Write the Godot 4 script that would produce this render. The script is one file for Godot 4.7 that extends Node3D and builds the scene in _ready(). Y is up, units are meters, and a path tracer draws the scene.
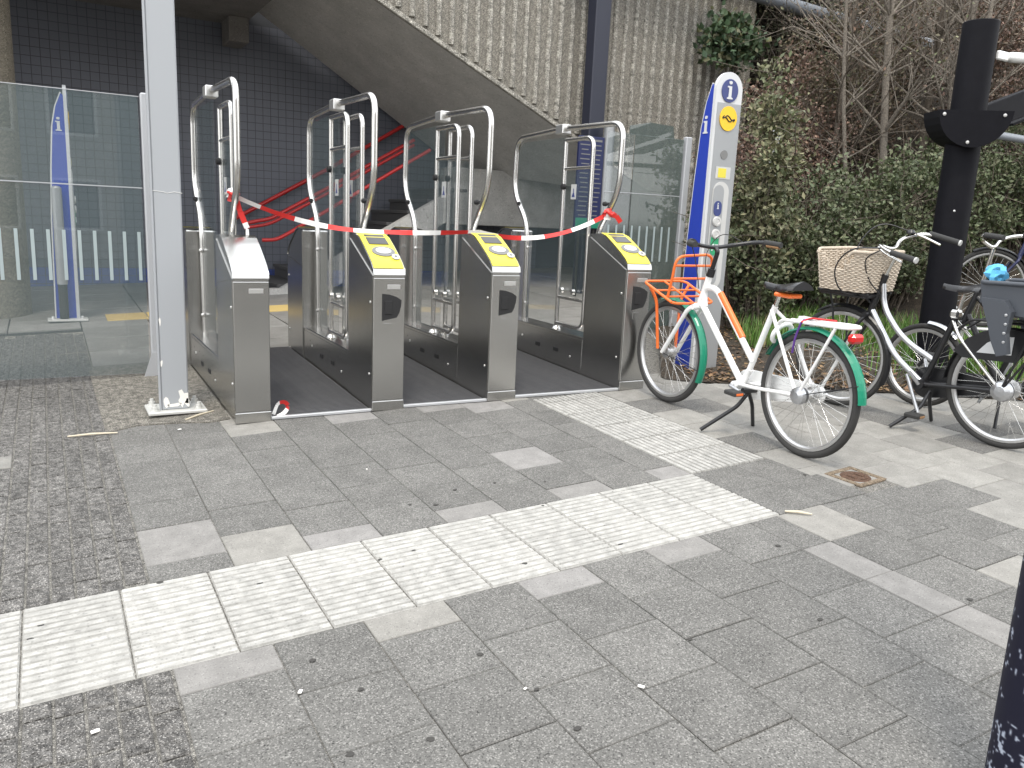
extends Node3D

const TX := 0.0412      # the pavement rises this much per metre to the right ...
const TZ := -0.0258     # ... and away from the camera
var rng := RandomNumberGenerator.new()
var mats := {}
var names := {}

# ------------------------------------------------------------------ mesh builder
class MB:
	var v := PackedVector3Array()
	var n := PackedVector3Array()
	var c := PackedColorArray()
	var uv := PackedVector2Array()
	var ix := PackedInt32Array()
	var col := Color(1, 1, 1)
	var use_col := false
	var use_uv := false

	func put(p: Vector3, nn: Vector3, t := Vector2.ZERO) -> int:
		v.append(p); n.append(nn); c.append(col); uv.append(t)
		return v.size() - 1

	func tri(a: Vector3, b: Vector3, d: Vector3) -> void:
		var nn := (d - a).cross(b - a).normalized()
		var k := put(a, nn); put(b, nn); put(d, nn)
		ix.append(k); ix.append(k + 1); ix.append(k + 2)

	# flat quad, corners in order round it, turned so that it faces "out"
	func quad(a: Vector3, b: Vector3, d: Vector3, e: Vector3, out: Vector3) -> void:
		var nn := (d - a).cross(b - a)
		if nn.length_squared() < 1e-16:
			nn = (e - a).cross(d - a)
		nn = nn.normalized()
		var k := v.size()
		if nn.dot(out) < 0.0:
			nn = -nn
			put(a, nn, Vector2(0, 1)); put(e, nn, Vector2(0, 0)); put(d, nn, Vector2(1, 0)); put(b, nn, Vector2(1, 1))
		else:
			put(a, nn, Vector2(0, 1)); put(b, nn, Vector2(1, 1)); put(d, nn, Vector2(1, 0)); put(e, nn, Vector2(0, 0))
		for q in [0, 1, 2, 0, 2, 3]:
			ix.append(k + q)

	func box(at: Vector3, s: Vector3, bs := Basis()) -> void:
		var h := s / 2.0
		for ax in 3:
			for sg in [-1.0, 1.0]:
				var u := Vector3.ZERO; var w := Vector3.ZERO; var o := Vector3.ZERO
				o[ax] = h[ax] * sg
				u[(ax + 1) % 3] = h[(ax + 1) % 3]
				w[(ax + 2) % 3] = h[(ax + 2) % 3]
				quad(at + bs * (o - u - w), at + bs * (o + u - w), at + bs * (o + u + w), at + bs * (o - u + w), bs * o)

	# box with all edges chamfered by b
	func cbox(at: Vector3, s: Vector3, b: float, bs := Basis()) -> void:
		var h := s / 2.0
		var i := h - Vector3(b, b, b)
		for ax in 3:
			var a1 := (ax + 1) % 3
			var a2 := (ax + 2) % 3
			for sg in [-1.0, 1.0]:
				var o := Vector3.ZERO; var u := Vector3.ZERO; var w := Vector3.ZERO
				o[ax] = h[ax] * sg; u[a1] = i[a1]; w[a2] = i[a2]
				quad(at + bs * (o - u - w), at + bs * (o + u - w), at + bs * (o + u + w), at + bs * (o - u + w), bs * o)
			for s1 in [-1.0, 1.0]:
				for s2 in [-1.0, 1.0]:
					var p := Vector3.ZERO; var q := Vector3.ZERO; var e := Vector3.ZERO; var od := Vector3.ZERO
					p[a1] = h[a1] * s1; p[a2] = i[a2] * s2
					q[a1] = i[a1] * s1; q[a2] = h[a2] * s2
					e[ax] = i[ax]; od[a1] = s1; od[a2] = s2
					quad(at + bs * (p - e), at + bs * (p + e), at + bs * (q + e), at + bs * (q - e), bs * od)
		for sx in [-1.0, 1.0]:
			for sy in [-1.0, 1.0]:
				for sz in [-1.0, 1.0]:
					var a := Vector3(h.x * sx, i.y * sy, i.z * sz)
					var b2 := Vector3(i.x * sx, h.y * sy, i.z * sz)
					var d := Vector3(i.x * sx, i.y * sy, h.z * sz)
					if sx * sy * sz > 0:
						tri(at + bs * a, at + bs * d, at + bs * b2)
					else:
						tri(at + bs * a, at + bs * b2, at + bs * d)

	# swept round tube; r may be a number or an array with one radius per point
	func tube(pts: Array, r, sides := 8, closed := false, flat := 1.0) -> void:
		var m := pts.size()
		var t0: Vector3 = (pts[1] - pts[0]).normalized()
		var up := Vector3.UP if absf(t0.y) < 0.9 else Vector3.RIGHT
		var a := t0.cross(up).normalized()
		var base := v.size()
		for i in m:
			var prev: Vector3 = pts[(i - 1 + m) % m] if (i > 0 or closed) else pts[0]
			var next: Vector3 = pts[(i + 1) % m] if (i < m - 1 or closed) else pts[m - 1]
			var t := (next - prev).normalized()
			a = (a - t * a.dot(t)).normalized()
			var b := t.cross(a)
			var rr: float = r[i] if r is Array else r
			for k in sides:
				var an := TAU * k / sides
				var dir := a * cos(an) + b * sin(an) * flat
				put(pts[i] + dir * rr, (a * cos(an) + b * sin(an) / maxf(flat, 0.2)).normalized(), Vector2(float(k) / sides, float(i) / m))
		var segs := m if closed else m - 1
		for i in segs:
			for k in sides:
				var p := base + i * sides + k
				var q := base + i * sides + (k + 1) % sides
				var p2 := base + ((i + 1) % m) * sides + k
				var q2 := base + ((i + 1) % m) * sides + (k + 1) % sides
				for w in [p, p2, q, q, p2, q2]:
					ix.append(w)
		if not closed:
			for e in [0, m - 1]:
				var nn: Vector3 = (pts[0] - pts[1]).normalized() if e == 0 else (pts[m - 1] - pts[m - 2]).normalized()
				var k0 := v.size()
				for k in sides:
					put(v[base + e * sides + k], nn)
				for k in range(1, sides - 1):
					if e == 0:
						ix.append(k0); ix.append(k0 + k); ix.append(k0 + k + 1)
					else:
						ix.append(k0); ix.append(k0 + k + 1); ix.append(k0 + k)

	# turned shape: profile of (radius, along) round an axis
	func lathe(prof: Array, at: Vector3, axis := Vector3.UP, sides := 16) -> void:
		var ax := axis.normalized()
		var u := ax.cross(Vector3.RIGHT if absf(ax.x) < 0.8 else Vector3.UP).normalized()
		var w := ax.cross(u)
		for i in prof.size() - 1:
			var p: Vector2 = prof[i]
			var q: Vector2 = prof[i + 1]
			var tn := Vector2(q.y - p.y, p.x - q.x).normalized()
			for k in sides:
				var a0 := TAU * k / sides
				var a1 := TAU * (k + 1) / sides
				var d0 := u * cos(a0) + w * sin(a0)
				var d1 := u * cos(a1) + w * sin(a1)
				var k0 := v.size()
				put(at + d0 * p.x + ax * p.y, (d0 * tn.x + ax * tn.y).normalized(), Vector2(float(k) / sides, 1.0 - float(i) / (prof.size() - 1)))
				put(at + d1 * p.x + ax * p.y, (d1 * tn.x + ax * tn.y).normalized(), Vector2(float(k + 1) / sides, 1.0 - float(i) / (prof.size() - 1)))
				put(at + d1 * q.x + ax * q.y, (d1 * tn.x + ax * tn.y).normalized(), Vector2(float(k + 1) / sides, 1.0 - float(i + 1) / (prof.size() - 1)))
				put(at + d0 * q.x + ax * q.y, (d0 * tn.x + ax * tn.y).normalized(), Vector2(float(k) / sides, 1.0 - float(i + 1) / (prof.size() - 1)))
				for x in [0, 2, 1, 0, 3, 2]:
					ix.append(k0 + x)

	# polygon (2-D, in the plane of ux and uy) pushed from -d/2 to d/2 along uz
	func prism(poly: PackedVector2Array, d: float, xf := Transform3D()) -> void:
		var tr := Geometry2D.triangulate_polygon(poly)
		var mid := Vector2.ZERO
		for p in poly:
			mid += p / poly.size()
		for sg in [-0.5, 0.5]:
			for k in range(0, tr.size(), 3):
				var a := xf * Vector3(poly[tr[k]].x, poly[tr[k]].y, d * sg)
				var b := xf * Vector3(poly[tr[k + 1]].x, poly[tr[k + 1]].y, d * sg)
				var e := xf * Vector3(poly[tr[k + 2]].x, poly[tr[k + 2]].y, d * sg)
				var nn := (e - a).cross(b - a)
				if nn.dot(xf.basis.z * sg) >= 0.0:
					tri(a, b, e)
				else:
					tri(a, e, b)
		var cw := Geometry2D.is_polygon_clockwise(poly)
		for i in poly.size():
			var p := poly[i]
			var q := poly[(i + 1) % poly.size()]
			var out := Vector2(q.y - p.y, p.x - q.x) * (-1.0 if cw else 1.0)
			quad(xf * Vector3(p.x, p.y, -d / 2), xf * Vector3(q.x, q.y, -d / 2), xf * Vector3(q.x, q.y, d / 2), xf * Vector3(p.x, p.y, d / 2), xf.basis * Vector3(out.x, out.y, 0))

	func leaf(p: Vector3, dir: Vector3, side: Vector3, l: float, w: float) -> void:
		var nn := dir.cross(side).normalized()
		var k := v.size()
		put(p, nn); put(p + dir * l * 0.5 + side * w, (nn + side * 0.5).normalized()); put(p + dir * l - nn * l * 0.12, nn); put(p + dir * l * 0.5 - side * w, (nn - side * 0.5).normalized())
		for q in [0, 1, 2, 0, 2, 3]:
			ix.append(k + q)

	func mesh() -> ArrayMesh:
		var arr := []
		arr.resize(Mesh.ARRAY_MAX)
		arr[Mesh.ARRAY_VERTEX] = v
		arr[Mesh.ARRAY_NORMAL] = n
		if use_col:
			arr[Mesh.ARRAY_COLOR] = c
		if use_uv:
			arr[Mesh.ARRAY_TEX_UV] = uv
		arr[Mesh.ARRAY_INDEX] = ix
		var m := ArrayMesh.new()
		m.add_surface_from_arrays(Mesh.PRIMITIVE_TRIANGLES, arr)
		return m

# ------------------------------------------------------------------ scene helpers
func gy(x: float, z: float) -> float:
	return TX * clampf(x, -12.0, 14.0) + TZ * clampf(z, -14.0, 12.0)

func gp(x: float, z: float, h := 0.0) -> Vector3:
	return Vector3(x, gy(x, z) + h, z)

func tilt() -> Basis:
	var y := Vector3(-TX, 1, -TZ).normalized()
	var x := Vector3(1, TX, 0).normalized()
	return Basis(x, y, x.cross(y))

func numbered(called: String) -> String:
	if not names.has(called):
		names[called] = 0
		return called
	names[called] += 1
	return "%s_%03d" % [called, names[called]]

func thing(called: String, label: String, category: String, at := Vector3.ZERO, turn := 0.0, group := "") -> Node3D:
	var o := Node3D.new()
	o.name = numbered(called)
	add_child(o)
	o.position = at
	o.rotation.y = turn
	tag(o, label, category, group)
	return o

func tag(o: Node, label: String, category: String, group := "") -> void:
	o.set_meta("label", label)
	o.set_meta("category", category)
	if group != "":
		o.set_meta("group", group)

func part(called: String, m, mat: Material, parent: Node3D, at := Vector3.ZERO, bs := Basis()) -> MeshInstance3D:
	var o := MeshInstance3D.new()
	o.name = called if parent != self else numbered(called)
	o.mesh = m.mesh() if m is MB else m
	o.material_override = mat
	o.transform = Transform3D(bs, at)
	parent.add_child(o, true)
	return o

func struct(called: String, m, mat: Material, at := Vector3.ZERO, bs := Basis()) -> MeshInstance3D:
	var o := part(called, m, mat, self, at, bs)
	o.set_meta("kind", "structure")
	return o

func struct_root(called: String, xf := Transform3D()) -> Node3D:
	var o := Node3D.new()
	o.name = numbered(called)
	add_child(o)
	o.transform = xf
	o.set_meta("kind", "structure")
	return o

func rounded(pts: Array, r: float, steps := 6) -> Array:
	var out := [pts[0]]
	for i in range(1, pts.size() - 1):
		var p: Vector3 = pts[i]
		var a: Vector3 = pts[i - 1] - p
		var b: Vector3 = pts[i + 1] - p
		var l := minf(r, minf(a.length(), b.length()) * 0.48)
		var s := p + a.normalized() * l
		var e := p + b.normalized() * l
		for k in steps + 1:
			var t := float(k) / steps
			out.append(s.lerp(p, t).lerp(p.lerp(e, t), t))
	out.append(pts[-1])
	return out

func circle_pts(c: Vector3, r: float, ax: Vector3, ay: Vector3, m := 48, a0 := 0.0, a1 := TAU) -> Array:
	var out := []
	var full := absf(a1 - a0 - TAU) < 0.001
	for k in (m if full else m + 1):
		var a := a0 + (a1 - a0) * k / m
		out.append(c + ax * cos(a) * r + ay * sin(a) * r)
	return out

# ------------------------------------------------------------------ textures and materials
func lin(r: float, g := -1.0, b := -1.0) -> Color:
	if g < 0.0:
		g = r; b = r
	return Color(r, g, b).linear_to_srgb()

# grey multiplier texture: soft patches, fine noise and grains of stone
func grain(size: int, sd: int, base: float, low: float, fine: float, bright: int, bright_v: float, dark: int, dark_v: float, rad := 2.4, freq := 0.01) -> ImageTexture:
	var r := RandomNumberGenerator.new()
	r.seed = sd
	var fn := FastNoiseLite.new()
	fn.seed = sd
	fn.frequency = freq
	fn.fractal_octaves = 4
	var src := fn.get_seamless_image(size, size)
	src.convert(Image.FORMAT_L8)
	var lo := src.get_data()
	var d := PackedFloat32Array()
	d.resize(size * size)
	for i in size * size:
		d[i] = base + (lo[i] / 255.0 - 0.5) * low + (r.randf() - 0.5) * fine
	for pass_ in 2:
		for q in (bright if pass_ == 0 else dark):
			var cx := r.randi() % size
			var cy := r.randi() % size
			var rr := r.randf_range(0.6, 1.0) * rad
			var val := (bright_v if pass_ == 0 else dark_v) * r.randf_range(0.5, 1.1)
			var k := int(ceil(rr))
			for y in range(-k, k + 1):
				for x in range(-k, k + 1):
					if x * x + y * y <= rr * rr:
						d[posmod(cy + y, size) * size + posmod(cx + x, size)] += val
	var by := PackedByteArray()
	by.resize(size * size * 3)
	for i in size * size:
		var b := int(clampf(d[i], 0.0, 1.0) * 255.0)
		by[i * 3] = b; by[i * 3 + 1] = b; by[i * 3 + 2] = b
	return ImageTexture.create_from_image(Image.create_from_data(size, size, false, Image.FORMAT_RGB8, by))

func mat(called: String, col: Color, rough := 0.7, metal := 0.0) -> StandardMaterial3D:
	var m := StandardMaterial3D.new()
	m.resource_name = called
	m.albedo_color = col
	m.roughness = rough
	m.metallic = metal
	mats[called] = m
	return m

func tri_tex(m: StandardMaterial3D, tex: Texture2D, per_m: float, off := Vector3.ZERO, world := true) -> StandardMaterial3D:
	m.albedo_texture = tex
	m.uv1_triplanar = true
	m.uv1_world_triplanar = world
	m.uv1_scale = Vector3(per_m, per_m, per_m)
	m.uv1_offset = off
	return m

func noise_normal(freq: float, strength: float, sd: int, size := 256) -> NoiseTexture2D:
	var t := NoiseTexture2D.new()
	var fn := FastNoiseLite.new()
	fn.seed = sd
	fn.frequency = freq
	fn.fractal_octaves = 3
	t.noise = fn
	t.seamless = true
	t.as_normal_map = true
	t.bump_strength = strength
	t.width = size
	t.height = size
	return t

func glass(called: String, tint: Color, a: float) -> StandardMaterial3D:
	var m := mat(called, Color(tint.r, tint.g, tint.b, a), 0.0)
	m.transparency = BaseMaterial3D.TRANSPARENCY_ALPHA
	m.cull_mode = BaseMaterial3D.CULL_DISABLED
	return m

func make_materials() -> void:
	var speck := grain(1024, 11, 0.70, 0.10, 0.18, 28000, 0.23, 24000, -0.19, 2.1, 0.006)
	var fine := grain(512, 23, 0.82, 0.11, 0.12, 2500, 0.10, 2600, -0.13, 1.6, 0.012)
	var worn := grain(1024, 29, 0.86, 0.24, 0.10, 2000, 0.06, 5000, -0.11, 2.6, 0.02)
	var rough := grain(1024, 31, 0.58, 0.34, 0.24, 9000, 0.40, 15000, -0.26, 3.0, 0.012)
	var pebble := grain(512, 41, 0.62, 0.20, 0.16, 2600, 0.32, 3600, -0.36, 3.4, 0.012)
	var brushed_img := Image.create(256, 256, false, Image.FORMAT_RGB8)
	var r := RandomNumberGenerator.new()
	r.seed = 5
	var line := 0.0
	for y in 256:
		line = lerpf(line, r.randf_range(-1, 1), 0.75)
		for x in 256:
			var q := clampf(0.5 + line * 0.035 + r.randf_range(-0.02, 0.02), 0, 1)
			brushed_img.set_pixel(x, y, Color(q, q, q))
	var brushed := ImageTexture.create_from_image(brushed_img)
	var relief := noise_normal(0.09, 6.0, 3)
	var soft := noise_normal(0.02, 5.0, 9)
	mats["speck"] = speck
	# paving: each kind in a few tones, laid tile by tile
	for k in 6:
		var t: float = [0.256, 0.270, 0.280, 0.262, 0.288, 0.246][k]
		tri_tex(mat("tile%d" % k, lin(t, t * 0.975, t * 0.92), 0.9), speck, 0.72, Vector3(k * 0.37, k * 0.21, k * 0.53))
	for k in 3:
		var t: float = [0.315, 0.345, 0.355][k]
		tri_tex(mat("pale%d" % k, lin(t, t * 0.965, [0.92, 0.93, 0.89][k] * t), 0.9), fine, 1.3, Vector3(k * 0.3, 0, k * 0.7))
	for k in 4:
		var t: float = [0.33, 0.37, 0.41, 0.35][k]
		tri_tex(mat("slab%d" % k, lin(t, t * 0.97, t * 0.90), 0.9), fine, 1.1, Vector3(k * 0.41, 0, k * 0.17))
	for k in 5:
		var t: float = [0.36, 0.385, 0.33, 0.37, 0.43][k]
		tri_tex(mat("brick%d" % k, lin(t, t * 0.96, t * 0.91), 0.95), rough, 1.4, Vector3(k * 0.23, 0, k * 0.61))
		mats["brick%d" % k].normal_enabled = true
		mats["brick%d" % k].normal_texture = relief
	for k in 4:
		var t: float = [0.505, 0.48, 0.52, 0.465][k]
		tri_tex(mat("white%d" % k, lin(t, t * 0.98, t * 0.925), 0.8), worn, 0.7, Vector3(k * 0.47, 0, k * 0.31))
	tri_tex(mat("bed", lin(0.46, 0.44, 0.40), 1.0), rough, 2.0)
	tri_tex(mat("sand", lin(0.66, 0.62, 0.55), 1.0), rough, 1.1)
	tri_tex(mat("dirt", lin(0.46, 0.43, 0.375), 1.0), rough, 1.1)
	tri_tex(mat("soil", lin(0.13, 0.10, 0.07), 1.0), rough, 0.9)
	tri_tex(mat("floor_in", lin(0.34, 0.33, 0.31), 0.6), fine, 0.7)
	tri_tex(mat("floor_in2", lin(0.30, 0.29, 0.27), 0.6), fine, 0.7, Vector3(0.3, 0, 0.6))
	mat("ochre", lin(0.50, 0.37, 0.14), 0.7)
	tri_tex(mat("concrete", lin(0.68, 0.665, 0.635), 0.85), fine, 0.35)
	tri_tex(mat("concrete_light", lin(0.66, 0.65, 0.62), 0.85), fine, 0.5)
	tri_tex(mat("rib", lin(0.90, 0.855, 0.755), 0.95), rough, 0.8)
	tri_tex(mat("aggregate", lin(0.68, 0.635, 0.55), 1.0), pebble, 3.0)
	mats["aggregate"].normal_enabled = true
	mats["aggregate"].normal_texture = relief
	tri_tex(mat("column_stone", lin(0.52, 0.46, 0.36), 0.95), pebble, 4.0)
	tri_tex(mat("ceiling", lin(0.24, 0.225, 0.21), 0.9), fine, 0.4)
	mat("wall_tile", lin(0.112, 0.12, 0.146), 0.42)
	mat("wall_tile_blue", lin(0.05, 0.075, 0.24), 0.4)
	mat("grout", lin(0.075, 0.08, 0.093), 0.9)
	mat("stair_dark", lin(0.07, 0.068, 0.068), 0.7)
	var st := tri_tex(mat("steel", lin(0.50, 0.495, 0.48), 0.30, 1.0), null, 1.0)
	st.roughness_texture = brushed
	st.roughness = 0.50
	st.uv1_scale = Vector3(6.0, 6.0, 6.0)
	st.uv1_world_triplanar = false
	mat("tube", lin(0.62, 0.61, 0.59), 0.27, 1.0)
	mat("chrome", lin(0.70, 0.69, 0.67), 0.16, 1.0)
	mat("alu", lin(0.66, 0.655, 0.64), 0.42, 1.0)
	mat("alu_paint", lin(0.47, 0.48, 0.495), 0.4, 0.3)
	mat("black", lin(0.014, 0.014, 0.015), 0.75)
	mat("rubber", lin(0.03, 0.03, 0.03), 0.8)
	mat("tyre", lin(0.035, 0.034, 0.033), 0.85)
	mat("seam", lin(0.03, 0.03, 0.03), 0.8)
	mat("yellow", lin(0.66, 0.57, 0.06), 0.45)
	mat("screen_dark", lin(0.045, 0.046, 0.046), 0.3)
	mat("ring_grey", lin(0.17, 0.17, 0.17), 0.4)
	mat("white_plastic", lin(0.50, 0.50, 0.49), 0.4)
	mat("tape", Color(1, 1, 1), 0.45).vertex_color_use_as_albedo = true
	mats["tape"].cull_mode = BaseMaterial3D.CULL_DISABLED
	mat("post_paint", lin(0.345, 0.36, 0.38), 0.42)
	mat("screen_post", lin(0.42, 0.43, 0.45), 0.4, 0.2)
	mat("galvanised", lin(0.60, 0.60, 0.58), 0.55, 0.4)
	mat("navy", lin(0.018, 0.021, 0.038), 0.45)
	tri_tex(mat("shelter_black", lin(0.013, 0.013, 0.017), 0.6), fine, 2.0)
	mats["shelter_black"].metallic_specular = 0.22
	mat("board_blue", lin(0.012, 0.018, 0.075), 0.5)
	mat("board_green", lin(0.02, 0.22, 0.14), 0.4)
	mat("info_blue", lin(0.018, 0.045, 0.35), 0.4)
	mat("info_dark", lin(0.03, 0.045, 0.17), 0.4)
	mat("info_white", lin(0.56, 0.57, 0.58), 0.35)
	mat("info_silver", lin(0.33, 0.34, 0.35), 0.45, 0.4)
	mat("ns_yellow", lin(0.80, 0.50, 0.02), 0.45)
	mat("sos_green", lin(0.02, 0.30, 0.13), 0.4)
	mat("red_rail", lin(0.42, 0.02, 0.02), 0.35)
	mat("bike_white", lin(0.80, 0.80, 0.79), 0.25)
	mat("bike_orange", lin(0.78, 0.16, 0.03), 0.35)
	mat("bike_green", lin(0.009, 0.205, 0.12), 0.25)
	mat("bike_black", lin(0.015, 0.015, 0.017), 0.3)
	mat("bike_navy", lin(0.016, 0.02, 0.07), 0.3)
	mat("bike_silver", lin(0.50, 0.51, 0.53), 0.28, 0.85)
	mat("rim", lin(0.55, 0.55, 0.55), 0.35, 0.9)
	mat("red_lens", lin(0.50, 0.02, 0.02), 0.15)
	mat("violet", lin(0.09, 0.03, 0.22), 0.6)
	mat("brown_grip", lin(0.30, 0.17, 0.08), 0.7)
	mat("seat_plastic", lin(0.055, 0.062, 0.075), 0.5)
	mat("cloth_blue", lin(0.12, 0.45, 0.75), 0.8)
	tri_tex(mat("wicker", lin(0.80, 0.69, 0.56), 0.9), fine, 6.0)
	tri_tex(mat("wicker_dark", lin(0.42, 0.29, 0.16), 0.9), fine, 6.0)
	tri_tex(mat("rust", lin(0.26, 0.14, 0.085), 0.9), rough, 4.0)
	tri_tex(mat("rust_frame", lin(0.52, 0.40, 0.28), 0.95), rough, 3.0)
	mat("gum", lin(0.045, 0.043, 0.04), 0.9)
	mat("paper", lin(0.78, 0.76, 0.72), 0.9)
	mat("stick", lin(0.55, 0.49, 0.38), 0.9)
	tri_tex(mat("bark_pale", lin(0.62, 0.54, 0.45), 0.95), rough, 2.5)
	tri_tex(mat("bark", lin(0.34, 0.28, 0.22), 0.95), rough, 2.5)
	for nm in ["leaf", "grass"]:
		var l := mat(nm, Color(1, 1, 1), 0.6)
		l.vertex_color_use_as_albedo = true
		l.cull_mode = BaseMaterial3D.CULL_DISABLED
		l.backlight_enabled = true
		l.backlight = Color(0.25, 0.3, 0.15)
	tri_tex(mat("plate", lin(0.17, 0.17, 0.178), 0.5, 0.3), fine, 2.0)
	tri_tex(mat("facade", lin(0.66, 0.63, 0.58), 0.9), fine, 0.3)
	mat("facade_roof", lin(0.14, 0.09, 0.075), 0.9)
	mat("pipe_grey", lin(0.20, 0.22, 0.25), 0.5)
	tri_tex(mat("deck_brown", lin(0.055, 0.042, 0.036), 0.9), fine, 0.5)
	glass("glass", Color(0.36, 0.43, 0.43), 0.12)
	glass("glass_green", Color(0.36, 0.40, 0.39), 0.66)
	glass("glass_hazy", Color(0.42, 0.48, 0.49), 0.23)
	mat("stripe", lin(0.34, 0.40, 0.41), 0.6)

# ------------------------------------------------------------------ the setting
func tile_mesh(w: float, l: float, bevel := 0.003, h := 0.045) -> ArrayMesh:
	var m := MB.new()
	var a := Vector3(w / 2, 0, l / 2)
	var t := Vector3(w / 2 - bevel, 0, l / 2 - bevel)
	var cs := [Vector2(-1, -1), Vector2(1, -1), Vector2(1, 1), Vector2(-1, 1)]
	m.quad(Vector3(-t.x, 0, -t.z), Vector3(t.x, 0, -t.z), Vector3(t.x, 0, t.z), Vector3(-t.x, 0, t.z), Vector3.UP)
	for i in 4:
		var p: Vector2 = cs[i]
		var q: Vector2 = cs[(i + 1) % 4]
		var out := Vector3(p.x + q.x, 0.0, p.y + q.y)
		m.quad(Vector3(p.x * t.x, 0, p.y * t.z), Vector3(q.x * t.x, 0, q.y * t.z), Vector3(q.x * a.x, -bevel, q.y * a.z), Vector3(p.x * a.x, -bevel, p.y * a.z), out + Vector3.UP)
		m.quad(Vector3(p.x * a.x, -bevel, p.y * a.z), Vector3(q.x * a.x, -bevel, q.y * a.z), Vector3(q.x * a.x, -h, q.y * a.z), Vector3(p.x * a.x, -h, p.y * a.z), out)
	return m.mesh()

# a tactile tile: slab with eight ridges that run along x
func ridge_mesh(w: float, l: float, ridges := 8, hgt := 0.011) -> ArrayMesh:
	var m := MB.new()
	var bev := 0.003
	var pitch := l / ridges
	m.box(Vector3(0, -0.02 - hgt, 0), Vector3(w, 0.04, l))
	for k in ridges:
		var z := -l / 2 + (k + 0.5) * pitch
		var h := pitch * 0.415
		var x := w / 2 - 0.001
		m.quad(Vector3(-x + bev, 0, z - h + bev), Vector3(x - bev, 0, z - h + bev), Vector3(x - bev, 0, z + h - bev), Vector3(-x + bev, 0, z + h - bev), Vector3.UP)
		for s in [-1.0, 1.0]:
			m.quad(Vector3(-x + bev, 0, z + s * (h - bev)), Vector3(x - bev, 0, z + s * (h - bev)), Vector3(x, -hgt, z + s * h), Vector3(-x, -hgt, z + s * h), Vector3(0, 1, s))
			m.quad(Vector3(s * (x - bev), 0, z - h + bev), Vector3(s * (x - bev), 0, z + h - bev), Vector3(s * x, -hgt, z + h), Vector3(s * x, -hgt, z - h), Vector3(s, 1, 0))
	return m.mesh()

var tile_cache := {}
func lay(parent: Node3D, called: String, x: float, z: float, w: float, l: float, material: Material, y := 0.0, gap := 0.0034) -> MeshInstance3D:
	var key := "%d_%d" % [roundi(w * 1000), roundi(l * 1000)]
	if not tile_cache.has(key):
		tile_cache[key] = tile_mesh(w - gap, l - gap)
	var bs := Basis.from_euler(Vector3(rng.randf_range(-0.004, 0.004), rng.randf_range(-0.004, 0.004), rng.randf_range(-0.004, 0.004)))
	return part(called, tile_cache[key], material, parent, Vector3(x, y + rng.randf_range(-0.002, 0.0015), z), bs)

func front_z(x: float) -> float:      # the line along the feet of the gates
	return -2.49 + 0.121 * (x + 0.32)

func rand_mat(base: String, cnt: int) -> Material:
	return mats[base + str(rng.randi() % cnt)]

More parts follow.
